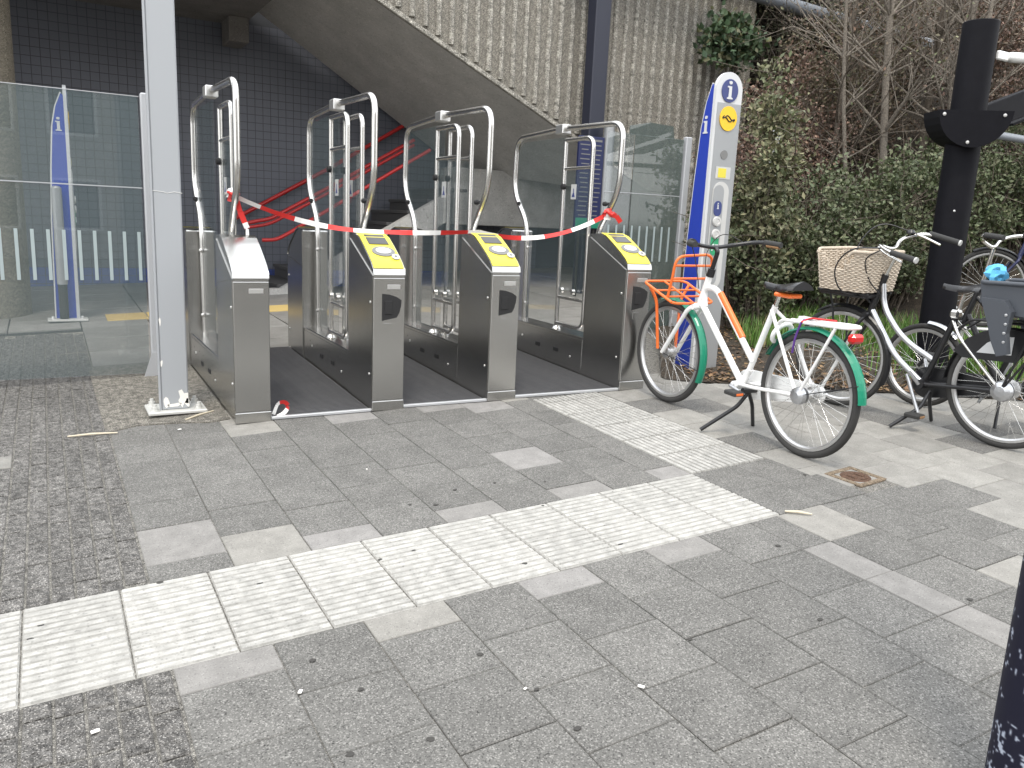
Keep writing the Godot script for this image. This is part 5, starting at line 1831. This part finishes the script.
	for i in 8:
		for j in 14:
			var md: Vector3 = blob[i][j] + blob[i + 1][j]
			bl.quad(blob[i][j], blob[i][(j + 1) % 14], blob[i + 1][(j + 1) % 14], blob[i + 1][j], md)
	var bo := part("blue_cloth", bl, mats["cloth_blue"], self)
	bo.transform = b.transform * Transform3D(Basis(), Vector3(0.135, 1.01, -0.06))
	tag(bo, "bright blue cloth bundled on top of the dark child seat", "cloth")

func build_plain_bike(label: String, xf: Transform3D, wb: float, r: float, frame_mat: Material, bar_mat: Material, rise: float, guard_mat: Material) -> void:
	var b := thing("bicycle", label, "bicycle", Vector3.ZERO, 0.0, "parked bicycles")
	b.transform = xf
	wheel(b, Vector3(0, r, 0), r)
	wheel(b, Vector3(wb, r, 0), r)
	var hx := wb - 0.22
	part("frame", tubes([
		[[Vector3(hx, 0.62, 0), Vector3(hx - 0.07, 0.86, 0)], 0.02],
		[[Vector3(hx - 0.02, 0.68, 0), Vector3(0.45, 0.28, 0)], 0.0185],
		[[Vector3(hx - 0.06, 0.80, 0), Vector3(0.38, 0.55, 0)], 0.016],
		[[Vector3(0.45, 0.28, 0), Vector3(0.30, 0.76, 0)], 0.0165],
		[[Vector3(0.45, 0.28, -0.015), Vector3(0, r, -0.06)], 0.01], [[Vector3(0.45, 0.28, 0.015), Vector3(0, r, 0.06)], 0.01],
		[[Vector3(0.31, 0.72, -0.02), Vector3(0, r, -0.06)], 0.009], [[Vector3(0.31, 0.72, 0.02), Vector3(0, r, 0.06)], 0.009]]), frame_mat, b)
	part("fork", tubes([[[Vector3(hx, 0.63, -0.02), Vector3(hx + 0.02, 0.60, -0.05), Vector3(wb, r, -0.06)], 0.012, 0.03], [[Vector3(hx, 0.63, 0.02), Vector3(hx + 0.02, 0.60, 0.05), Vector3(wb, r, 0.06)], 0.012, 0.03]]), frame_mat, b)
	part("stem", tubes([[[Vector3(hx - 0.07, 0.85, 0), Vector3(hx - 0.11, 0.98 + rise, 0)], 0.013]]), bar_mat, b)
	var hb := part("handlebar", tubes([[[Vector3(hx - 0.26, 1.06 + rise, -0.28), Vector3(hx - 0.14, 1.07 + rise, -0.26), Vector3(hx - 0.08, 1.04 + rise, -0.14), Vector3(hx - 0.11, 0.98 + rise, 0), Vector3(hx - 0.08, 1.04 + rise, 0.14), Vector3(hx - 0.14, 1.07 + rise, 0.26), Vector3(hx - 0.26, 1.06 + rise, 0.28)], 0.012, 0.06]]), bar_mat, b)
	for s in [-1.0, 1.0]:
		part("grip", tubes([[[Vector3(hx - 0.28, 1.06 + rise, 0.283 * s), Vector3(hx - 0.16, 1.07 + rise, 0.262 * s)], 0.017]]), mats["rubber"], hb)
	var f1 := MB.new()
	fender(f1, Vector3(wb, r, 0), r + 0.02, PI * (0.35 if r > 0.3 else 0.50), PI * (1.05 if r > 0.3 else 0.74), 0.026, 18)
	part("front_mudguard", f1, guard_mat, b)
	var f2 := MB.new()
	fender(f2, Vector3(0, r, 0), r + 0.02, PI * 0.1, PI * 0.95, 0.026, 18)
	part("rear_mudguard", f2, mats["bike_black"], b)
	part("seat_post", tubes([[[Vector3(0.305, 0.74, 0), Vector3(0.28, 0.86, 0)], 0.0125]]), mats["chrome"], b)
	part("saddle", saddle_mesh(Vector3(0.26, 0.90, 0), 0.27, 0.19), mats["bike_black"], b)
	part("crank", tubes([[[Vector3(0.45, 0.28, -0.05), Vector3(0.50, 0.13, -0.08)], 0.01], [[Vector3(0.45, 0.28, 0.05), Vector3(0.40, 0.43, 0.08)], 0.01]]), mats["bike_silver"], b)
	part("kickstand", tubes([[[Vector3(0.40, 0.27, -0.03), Vector3(0.34, 0.012, -0.17)], 0.010]]), mats["bike_black"], b)

# ------------------------------------------------------------------ bicycle shelter
func build_shelter() -> void:
	var s := thing("bike_shelter", "black tubular bicycle shelter post with curved roof arm and white tie bar", "bike shelter", gp(4.62, -1.36))
	var pm := MB.new()
	pm.lathe([Vector2(0, 2.66), Vector2(0.117, 2.66), Vector2(0.121, 2.655), Vector2(0.121, -0.05)], Vector3.ZERO, Vector3.UP, 32)
	part("post", pm, mats["shelter_black"], s)
	# half-round clamp housing with its end plate, in front of the post
	var dir := Vector3(0.62, 0.05, -0.78).normalized()
	var side := dir.cross(Vector3.UP).normalized()
	var up := side.cross(dir).normalized()
	var poly := PackedVector2Array()
	for k in 17:
		var a := PI + PI * k / 16
		poly.append(Vector2(cos(a) * 0.245, sin(a) * 0.25))
	var housing := MB.new()
	var o := Vector3(-0.04, 2.03, 0.02) - dir * 0.17
	housing.prism(poly, 0.34, Transform3D(Basis(side, up, dir), o + dir * 0.17))
	part("clamp_housing", housing, mats["shelter_black"], s)
	var plate := MB.new()
	var pl2 := PackedVector2Array()
	for p in poly:
		pl2.append(p * 1.02)
	plate.prism(pl2, 0.012, Transform3D(Basis(side, up, dir), o - dir * 0.008))
	var po := part("end_plate", plate, mats["shelter_black"], s)
	for q in [[-0.215, -0.03], [0.19, -0.03], [-0.03, -0.22]]:
		var b := MB.new()
		b.lathe([Vector2(0, 0.008), Vector2(0.012, 0.006), Vector2(0.013, 0)], o - dir * 0.014 + side * q[0] + up * q[1], -dir, 10)
		part("bolt", b, mats["alu"], po)
	var arm := MB.new()
	var ab := Basis(Vector3.BACK, 0.32)
	arm.cbox(Vector3(1.30, 2.37, -0.02), Vector3(2.6, 0.19, 0.07), 0.006, ab)
	part("arm", arm, mats["shelter_black"], s)
	var rf := MB.new()
	rf.cbox(Vector3(1.62, 2.32, -0.34), Vector3(1.9, 0.02, 0.55), 0.004, ab)
	part("roof_sheet", rf, mats["shelter_black"], s)
	var pu := MB.new()
	pu.tube([Vector3(0.15, 1.90, 0.05), Vector3(1.8, 1.93, -0.1)], 0.03, 12)
	part("purlin", pu, mats["pipe_grey"], s)
	var tb := MB.new()
	tb.tube([Vector3(0.20, 2.437, 0.10), Vector3(0.26, 2.44, 0.10), Vector3(0.265, 2.44, 0.10), Vector3(2.4, 2.66, 0.0)], [0.030, 0.030, 0.037, 0.037], 14)
	tb.cbox(Vector3(0.155, 2.435, 0.10), Vector3(0.13, 0.062, 0.03), 0.008)
	part("tie_bar", tb, mats["bike_white"], s)
	for q in [[-0.10, 1.32], [-0.09, 0.95], [-0.06, 0.62]]:
		var b := MB.new()
		b.lathe([Vector2(0, 0.006), Vector2(0.008, 0.004), Vector2(0.008, 0)], Vector3(q[0] * 0.95, q[1], 0.07), Vector3(-0.8, 0, 0.6), 8)
		part("rivet", b, mats["alu"], s)

	# flaking post close to the camera
	var im := Image.create(128, 512, false, Image.FORMAT_RGB8)
	var r := RandomNumberGenerator.new()
	r.seed = 77
	var fn := FastNoiseLite.new()
	fn.seed = 8
	fn.frequency = 0.05
	for y in 512:
		for x in 128:
			var h := 1.0 - y / 511.0               # 0 at the foot, 1 at two metres
			var v := fn.get_noise_2d(x * 1.6, y) * 0.5 + fn.get_noise_2d(x * 5.0 + 90, y * 3.0) * 0.5
			var lim := lerpf(0.0, 0.30, clampf((h - 0.03) / 0.16, 0, 1)) if h < 0.45 else 0.40
			var c := Color(0.115, 0.115, 0.165)
			if v > lim:
				c = Color(0.60, 0.63, 0.68) if v > lim + 0.015 else Color(0.40, 0.41, 0.44)
			im.set_pixel(x, y, c)
	var fm := mat("flaked", Color(1, 1, 1), 0.55)
	fm.metallic_specular = 0.25
	fm.albedo_texture = ImageTexture.create_from_image(im)
	var p := MB.new()
	p.use_uv = true
	p.lathe([Vector2(0.105, -0.05), Vector2(0.105, 2.0)], Vector3.ZERO, Vector3.UP, 40)
	var np := thing("shelter_post", "black round post with flaking paint, close by at the right edge", "post", gp(0.57, 1.60))
	part("shaft", p, fm, np)
	var cap := MB.new()
	cap.lathe([Vector2(0.105, 2.0), Vector2(0.105, 2.6), Vector2(0, 2.6)], Vector3.ZERO, Vector3.UP, 40)
	part("upper_shaft", cap, mats["shelter_black"], np)

# ------------------------------------------------------------------ planting
func rand_dir() -> Vector3:
	var z := rng.randf_range(-1, 1)
	var a := rng.randf() * TAU
	var q := sqrt(1 - z * z)
	return Vector3(q * cos(a), z, q * sin(a))

func foliage(m: MB, clumps: Array, count: int, spread: float, l: float, w: float, pal: Array, droop := 0.0) -> void:
	m.use_col = true
	for i in count:
		var k := rng.randi() % clumps.size()
		var c: Vector3 = clumps[k]
		var off := Vector3(rng.randfn(0, 1), rng.randfn(0, 0.8), rng.randfn(0, 1)) * spread
		var p := c + off
		var d := (rand_dir() + Vector3(0, 0.25 - droop, 0) + off.normalized() * 0.5).normalized()
		var s := d.cross(rand_dir()).normalized()
		var base: Color = pal[(k * 7 + (rng.randi() % 3)) % pal.size()]
		var f := rng.randf_range(0.65, 1.3)
		m.col = Color(base.r * f, base.g * f, base.b * f)
		var sc := rng.randf_range(0.6, 1.25)
		m.leaf(p, d, s, l * sc, w * sc)

func shrub(called: String, label: String, base: Vector3, rad: Vector3, clump_n: int, count: int, spread: float, l: float, w: float, pal: Array, group := "", stems := 9, stem_mat := "bark", lift := 0.0) -> void:
	var o := thing(called, label, "shrub", base, 0.0, group)
	var clumps := []
	for i in clump_n:
		var d := rand_dir()
		var q := pow(rng.randf(), 0.45)
		clumps.append(Vector3(d.x * rad.x * q, lift + rad.y + d.y * rad.y * q, d.z * rad.z * q))
	var m := MB.new()
	foliage(m, clumps, count, spread, l, w, pal)
	part("foliage", m, mats["leaf"], o)
	var sm := MB.new()
	for i in stems:
		var t: Vector3 = clumps[rng.randi() % clumps.size()]
		var b := Vector3(rng.randf_range(-0.25, 0.25) * rad.x, -0.05, rng.randf_range(-0.25, 0.25) * rad.z)
		var mid := b.lerp(t, 0.5) + Vector3(rng.randf_range(-0.1, 0.1), 0.1, rng.randf_range(-0.1, 0.1))
		sm.tube([b, b.lerp(mid, 0.6), mid, mid.lerp(t, 0.6), t], [0.016, 0.013, 0.010, 0.007, 0.003], 5)
	for i in stems * 3:
		var t: Vector3 = clumps[rng.randi() % clumps.size()]
		var d := (rand_dir() + Vector3(0, 0.5, 0) + Vector3(t.x, 0, t.z).normalized() * 0.4).normalized()
		var tl := rng.randf_range(0.25, 0.6)
		sm.tube([t, t + d * tl * 0.5 + rand_dir() * 0.03, t + d * tl], [0.005, 0.004, 0.002], 4)
	part("stems", sm, mats[stem_mat], o)

func branch(m: MB, p: Vector3, d: Vector3, l: float, r: float, depth: int, tips: Array) -> void:
	var pts := [p]
	var rad := [r]
	var n := 5
	var q := p
	var dd := d
	for i in n:
		dd = (dd + rand_dir() * 0.13 + Vector3(0, 0.03, 0)).normalized()
		q += dd * l / n
		pts.append(q)
		rad.append(lerpf(r, r * 0.45, float(i + 1) / n))
	m.tube(pts, rad, 6 if depth > 1 else 4)
	if depth <= 0:
		tips.append(q)
		return
	var kids := 3 if depth > 2 else 4
	for k in kids:
		var t := rng.randi_range(2, n)
		var nd := (dd * 0.75 + rand_dir() * 0.75 + Vector3(0, 0.15, 0)).normalized()
		branch(m, pts[t], nd, l * rng.randf_range(0.45, 0.7), rad[t] * 0.6, depth - 1, tips)

func bare_tree(label: String, base: Vector3, h: float, lean: Vector3, r: float, bark: String, leaves: int, pal: Array) -> void:
	var o := thing("young_tree", label, "tree", base, 0.0, "bare young trees on the bank")
	var trunk := MB.new()
	var pts := []
	var rad := []
	for i in 9:
		var t := i / 8.0
		pts.append(Vector3(lean.x * t + sin(t * 5.0 + base.x) * 0.06, h * t - 0.1, lean.z * t + cos(t * 4.0 + base.z) * 0.06))
		rad.append(lerpf(r, r * 0.35, t))
	trunk.tube(pts, rad, 9)
	part("trunk", trunk, mats[bark], o)
	var bm := MB.new()
	var tips := []
	for i in 30:
		var k := rng.randi_range(2, 8)
		var a := rng.randf() * TAU
		var d := Vector3(cos(a), rng.randf_range(0.35, 1.1), sin(a)).normalized()
		branch(bm, pts[k], d, rng.randf_range(0.7, 1.4), rad[k] * 0.42, 2, tips)
	part("branches", bm, mats[bark], o)
	if leaves > 0:
		var m := MB.new()
		foliage(m, tips, leaves, 0.10, 0.05, 0.016, pal)
		part("crown", m, mats["leaf"], o)

func bank_h(x: float, z: float) -> float:
	var t := (x - 2.98) * 0.625 - (z + 2.08) * 0.78
	var rise := maxf(0.0, t - 3.2) * 0.62
	rise = minf(rise, 6.5)
	var keep := smoothstep(6.3, 9.4, x + maxf(0.0, -6.4 - z) * 0.0)
	return rise * keep + 0.05 * smoothstep(0.0, 0.5, t) + 0.04 * sin(x * 3.1) * cos(z * 2.7) * smoothstep(0.3, 1.0, t)

func on_bank(x: float, z: float) -> Vector3:
	return gp(x, z, bank_h(x, z))

func build_planting() -> void:
	var m := MB.new()
	# bank: from the edge of the paving up behind the shrubs
	var e0 := Vector2(2.98, -2.08)
	var al := Vector2(0.78, 0.625)
	var nr := Vector2(0.625, -0.78)
	var nu := 34
	var nt := 30
	var grid := []
	for i in nu + 1:
		var row := []
		for j in nt + 1:
			var u := lerpf(-0.35, 19.0, pow(float(i) / nu, 1.4))
			var t := 16.0 * pow(float(j) / nt, 1.5)
			var p := e0 + al * u + nr * t
			if p.y < -7.0 and p.x < 8.3:
				p.y = -7.0
			if p.x < 2.9 + 0.0 and p.y > -3.0:
				p.x = maxf(p.x, 2.75)
			row.append(on_bank(p.x, p.y) + Vector3(0, 0.006, 0))
		grid.append(row)
	for i in nu:
		for j in nt:
			m.quad(grid[i][j], grid[i + 1][j], grid[i + 1][j + 1], grid[i][j + 1], Vector3.UP)
	struct("embankment", m, mats["soil"])

	# leaf litter
	var lit := MB.new()
	lit.use_col = true
	var browns := [Color(0.20, 0.11, 0.055), Color(0.14, 0.085, 0.05), Color(0.27, 0.17, 0.09), Color(0.10, 0.07, 0.045), Color(0.23, 0.15, 0.07)]
	for i in 9000:
		var u := rng.randf_range(-0.2, 7.5)
		var t := rng.randf_range(0.0, 3.4) if i > 2500 else absf(rng.randfn(0, 0.18))
		var p := e0 + al * u + nr * t
		if p.x < 3.0: continue
		lit.col = browns[rng.randi() % 5]
		var a := rng.randf() * TAU
		lit.leaf(on_bank(p.x, p.y) + Vector3(0, rng.randf_range(0.006, 0.03), 0), Vector3(cos(a), rng.randf_range(-0.1, 0.4), sin(a)).normalized(), Vector3(-sin(a), rng.randf_range(-0.3, 0.3), cos(a)).normalized(), rng.randf_range(0.03, 0.06), rng.randf_range(0.01, 0.02))
	var lo := part("leaf_litter", lit, mats["leaf"], self)
	lo.set_meta("kind", "stuff")
	tag(lo, "dry brown leaves on the earth between paving and shrubs", "leaf litter")

	# grass
	var gr := MB.new()
	gr.use_col = true
	for i in 22000:
		var u := rng.randf_range(0.4, 5.5)
		var t := rng.randf_range(0.35, 2.7)
		var p := e0 + al * u + nr * t
		var dens := sin(p.x * 2.3 + 1.0) * 0.5 + sin(p.y * 3.1 + p.x) * 0.5 + rng.randf_range(-0.9, 0.9)
		if u < 1.3 and t < 1.2: continue
		if dens < -0.15: continue
		var f := rng.randf_range(0.7, 1.35)
		gr.col = Color(0.10 * f, 0.20 * f, 0.035 * f) if rng.randf() < 0.85 else Color(0.24 * f, 0.21 * f, 0.10 * f)
		var a := rng.randf() * TAU
		var h := rng.randf_range(0.10, 0.27)
		var b := on_bank(p.x, p.y)
		var sd := Vector3(cos(a), 0, sin(a)) * 0.0045
		var bend := Vector3(rng.randf_range(-1, 1), 0, rng.randf_range(-1, 1)) * h * 0.35
		var mid := b + Vector3(0, h * 0.6, 0) + bend * 0.35
		var tip := b + Vector3(0, h, 0) + bend
		var k := gr.v.size()
		var nn := Vector3(-sin(a), 0.4, cos(a)).normalized()
		gr.put(b - sd, nn); gr.put(b + sd, nn); gr.put(mid + sd * 0.8, nn); gr.put(mid - sd * 0.8, nn); gr.put(tip, nn)
		for q in [0, 2, 1, 0, 3, 2, 3, 4, 2]:
			gr.ix.append(k + q)
	var go := part("grass", gr, mats["grass"], self)
	go.set_meta("kind", "stuff")
	tag(go, "long green grass between the parked bicycles and the shrubs", "grass")

	var green := [Color(0.100, 0.125, 0.060), Color(0.130, 0.140, 0.078), Color(0.078, 0.100, 0.050), Color(0.155, 0.150, 0.090), Color(0.140, 0.105, 0.070), Color(0.180, 0.135, 0.090), Color(0.090, 0.115, 0.062)]
	var olive := [Color(0.150, 0.160, 0.085), Color(0.190, 0.190, 0.110), Color(0.110, 0.130, 0.065), Color(0.220, 0.210, 0.120), Color(0.130, 0.115, 0.070)]
	var rusty := [Color(0.190, 0.115, 0.090), Color(0.150, 0.100, 0.080), Color(0.220, 0.140, 0.100), Color(0.130, 0.095, 0.080), Color(0.170, 0.130, 0.095)]
	var mixed := [Color(0.160, 0.140, 0.085), Color(0.180, 0.125, 0.090), Color(0.130, 0.125, 0.070), Color(0.200, 0.155, 0.105), Color(0.150, 0.105, 0.080), Color(0.170, 0.115, 0.085)]
	var dull := [Color(0.100, 0.110, 0.065), Color(0.130, 0.115, 0.075), Color(0.080, 0.085, 0.050)]
	# evergreen row, left to right as it stands along the grass
	var row := [[4.95, -3.75, 0.62, 0.75, "dense dark green shrub just right of the information pillar"], [5.75, -3.75, 0.72, 0.88, "dense dark green shrub behind the white bicycle's saddle"], [6.5, -3.7, 0.75, 0.92, "dense dark green shrub behind the wicker basket"], [7.25, -3.6, 0.75, 0.90, "dense dark green shrub left of the black shelter post"], [8.15, -3.45, 0.8, 0.85, "dense dark green shrub right of the black shelter post"], [8.95, -3.05, 0.8, 0.95, "dense dark green shrub at the right edge behind the bicycles"]]
	for q in row:
		shrub("evergreen_shrub", q[4], on_bank(q[0], q[1]), Vector3(q[2] * 1.08, q[3] * 0.97, q[2] * 0.85), 46, 7200, 0.098, 0.054, 0.017, green, "evergreen shrubs along the bank", 44)
	# pale-leaved bush by the pillar, white pole in it
	shrub("pale_bush", "tall olive-yellow leaved bush right beside the information pillar", on_bank(4.85, -3.45), Vector3(0.30, 1.25, 0.30), 46, 4600, 0.085, 0.062, 0.017, olive, "", 8, "bark", 0.1)
	var wp := MB.new()
	wp.tube([Vector3(0, -0.1, 0), Vector3(0.02, 1.2, 0), Vector3(0.05, 2.0, 0)], 0.042, 14)
	tag(part("white_pole", wp, mats["info_white"], self, on_bank(5.18, -3.75)), "white pole half hidden in the bush beside the information pillar", "pole")
	# rusty brown thicket higher up the bank
	shrub("brown_shrub", "rust-brown twiggy shrub above the evergreens, left of the pale trunk", on_bank(7.4, -5.75), Vector3(0.95, 1.35, 0.9), 80, 13000, 0.16, 0.048, 0.015, rusty, "brown shrubs on the bank", 40)
	shrub("brown_shrub", "rust-brown twiggy shrub directly behind the pale birch trunk", on_bank(8.7, -5.7), Vector3(1.0, 1.15, 0.9), 80, 12000, 0.17, 0.048, 0.015, mixed, "brown shrubs on the bank", 40)
	shrub("brown_shrub", "red-brown shrub right of the black shelter post below its arm", on_bank(9.9, -4.2), Vector3(0.95, 1.25, 0.9), 80, 12000, 0.16, 0.048, 0.015, rusty, "brown shrubs on the bank", 40)
	shrub("brown_shrub", "brown and green shrub behind the top of the shelter post", on_bank(10.2, -6.0), Vector3(1.2, 1.3, 1.0), 80, 8000, 0.19, 0.05, 0.016, mixed, "brown shrubs on the bank", 40)
	shrub("brown_shrub", "dull green shrub at the upper right corner", on_bank(11.5, -5.0), Vector3(1.3, 1.5, 1.1), 80, 8000, 0.2, 0.05, 0.016, mixed, "brown shrubs on the bank", 40)
	shrub("brown_shrub", "dull shrub above the red-brown one at the right edge", on_bank(12.5, -3.4), Vector3(1.3, 1.4, 1.1), 70, 7000, 0.2, 0.05, 0.016, dull, "brown shrubs on the bank", 40)
	shrub("brown_shrub", "sparse grey-green shrub left of the birch, high on the bank", on_bank(9.2, -7.6), Vector3(1.3, 1.2, 1.0), 70, 7000, 0.2, 0.05, 0.016, dull, "brown shrubs on the bank", 40)
	shrub("evergreen_shrub", "loose green shrub beyond the right edge, past the raised blue bicycle", on_bank(10.0, -2.3), Vector3(0.95, 0.95, 0.8), 50, 6000, 0.11, 0.054, 0.017, green, "evergreen shrubs along the bank", 40)
	shrub("brown_shrub", "brown shrub beyond the right edge, high on the bank", on_bank(12.4, -1.6), Vector3(1.2, 1.3, 1.1), 60, 6000, 0.2, 0.05, 0.016, mixed, "brown shrubs on the bank", 40)
	# climber hanging over the end of the ribbed wall
	shrub("climbing_plant", "green broad-leaved climber hanging over the top of the ribbed wall", Vector3(7.38, 3.45, -6.75), Vector3(0.52, 0.36, 0.22), 30, 1300, 0.10, 0.105, 0.042, [Color(0.06, 0.10, 0.05), Color(0.05, 0.085, 0.045), Color(0.08, 0.12, 0.06), Color(0.12, 0.12, 0.06)], "", 7, "bark", 0.15)
	# trees
	bare_tree("slender tree with pale bare trunk left of the shelter post", on_bank(8.25, -4.6), 5.4, Vector3(-0.62, 0, 0.1), 0.056, "bark_pale", 500, olive)
	bare_tree("thin bare tree close behind the shelter post, leaning right", on_bank(8.75, -4.2), 4.8, Vector3(0.5, 0, 0), 0.055, "bark_pale", 300, olive)
	bare_tree("bare tree between the pale trunk and the shelter post", on_bank(9.1, -4.75), 5.0, Vector3(0.15, 0, 0.2), 0.06, "bark", 300, mixed)
	bare_tree("thin pale bare tree left of the pale trunk, leaning left", on_bank(7.95, -4.9), 4.8, Vector3(-0.9, 0, 0.2), 0.032, "bark_pale", 200, olive)
	bare_tree("slim bare sapling just left of the shelter post top", on_bank(9.0, -4.0), 5.0, Vector3(-0.35, 0, 0.3), 0.035, "bark_pale", 200, mixed)
	bare_tree("thin bare tree above the rust-brown shrub", on_bank(7.7, -5.1), 4.9, Vector3(0.5, 0, -0.1), 0.045, "bark", 250, rusty)
	bare_tree("bare tree right of the shelter post at the top edge", on_bank(10.4, -4.6), 5.2, Vector3(-0.2, 0, 0.2), 0.06, "bark", 400, mixed)

func build_opposite_houses() -> void:
	# the street behind the camera, mirrored in the glass and the steel
	for k in 3:
		var h := thing("terraced_house", ["pale brick house across the street, mirrored in the left glass", "brown brick house across the street, mirrored in the gates", "grey rendered house across the street, seen only in reflections"][k], "house", gp(-9.0 + 9.5 * k, 17.0, -0.1), PI, "houses across the street")
		var w := MB.new()
		w.box(Vector3(0, 3.0, -2.5), Vector3(8.6, 6.0, 5.0))
		part("wall", w, mats["facade"], h)
		var rf := MB.new()
		rf.prism(PackedVector2Array([Vector2(-0.3, 6.0), Vector2(5.3, 6.0), Vector2(2.5, 8.2)]), 8.9, Transform3D(Basis(Vector3(0, 0, -1), Vector3.UP, Vector3(1, 0, 0)), Vector3.ZERO))
		part("roof", rf, mats["facade_roof"], h)
		for i in 4:
			for j in 2:
				var f := MB.new()
				f.box(Vector3(-3.2 + 2.1 * i, 1.6 + 2.7 * j, 0.02), Vector3(1.3, 1.5, 0.06))
				var fo := part("window", f, mats["bike_white"], h)
				var g := MB.new()
				g.box(Vector3(-3.2 + 2.1 * i, 1.6 + 2.7 * j, 0.04), Vector3(1.14, 1.34, 0.04))
				part("pane", g, mats["screen_dark"], fo)

# ------------------------------------------------------------------
func _ready() -> void:
	rng.seed = 20240
	var cam := Camera3D.new()
	cam.name = "camera"
	cam.position = Vector3(-1.3512, 1.3279, 2.3981)
	cam.rotation = Vector3(-0.2006, -0.5263, 0.0457)
	cam.fov = 51.11
	cam.near = 0.05
	cam.far = 400.0
	add_child(cam)
	cam.current = true
	var env := Environment.new()
	env.background_mode = Environment.BG_SKY
	var sky := Sky.new()
	var sm := ProceduralSkyMaterial.new()
	sm.sky_top_color = Color(0.855, 0.87, 0.89)
	sm.sky_horizon_color = Color(0.92, 0.92, 0.915)
	sm.sky_curve = 0.3
	sm.ground_horizon_color = Color(0.55, 0.55, 0.54)
	sm.ground_bottom_color = Color(0.35, 0.35, 0.34)
	sm.sun_angle_max = 1.0
	sm.sky_energy_multiplier = 1.35
	sm.ground_energy_multiplier = 1.0
	sky.sky_material = sm
	env.sky = sky
	env.tonemap_mode = Environment.TONE_MAPPER_LINEAR
	env.tonemap_exposure = 1.7
	env.sdfgi_enabled = true
	env.ssao_enabled = true
	env.ssil_enabled = true
	var we := WorldEnvironment.new()
	we.name = "environment"
	we.environment = env
	add_child(we)
	var sun := DirectionalLight3D.new()
	sun.name = "sun"
	sun.light_energy = 0.45
	sun.light_angular_distance = 14.0
	sun.light_color = Color(1.0, 0.97, 0.92)
	sun.shadow_enabled = true
	add_child(sun)
	sun.look_at_from_position(Vector3.ZERO, Vector3(0.30, -1.0, -0.42))

	make_materials()
	build_ground()
	build_station()
	build_gates()
	build_screens()
	build_pillar("blue and silver information pillar with yellow logo beside white bicycle's front wheel", gp(3.185, -2.35), -0.05)
	build_pillar("blue information pillar inside the hall, seen through the left glass screen", gp(-1.10, -7.05), PI / 2)
	build_shelter()
	build_planting()
	build_opposite_houses()
	build_white_bike()
	build_black_bike()
	build_plain_bike("small-wheeled bicycle with silver handlebar behind the child seat", bike_xf(Vector2(3.98, -0.02), Vector2(3.88, -0.95), -0.02), 0.935, 0.29, mats["bike_black"], mats["chrome"], 0.13, mats["bike_silver"])
	build_plain_bike("dark blue bicycle raised behind the shelter post at the right edge", bike_xf(Vector2(6.75, -1.0), Vector2(5.85, -1.72), 0.0, 0.28, 0.30), 1.15, 0.345, mats["bike_navy"], mats["chrome"], 0.0, mats["bike_black"])
	var rk := thing("bike_rack", "low steel rack channel under the raised dark blue bicycle", "bike rack", Vector3.ZERO)
	var rx := bike_xf(Vector2(6.75, -1.0), Vector2(5.85, -1.72), 0.0, 0.28, 0.30)
	rk.transform = rx
	part("channel", tubes([[[Vector3(-0.4, -0.02, -0.03), Vector3(1.5, -0.02, -0.03)], 0.015], [[Vector3(-0.4, -0.02, 0.03), Vector3(1.5, -0.02, 0.03)], 0.015]]), mats["galvanised"], rk)
	part("support", tubes([[[Vector3(1.3, -0.02, 0), Vector3(1.3, -0.36, 0)], 0.02], [[Vector3(-0.2, -0.02, 0), Vector3(-0.2, -0.36, 0)], 0.02]]), mats["galvanised"], rk)
	build_tape()
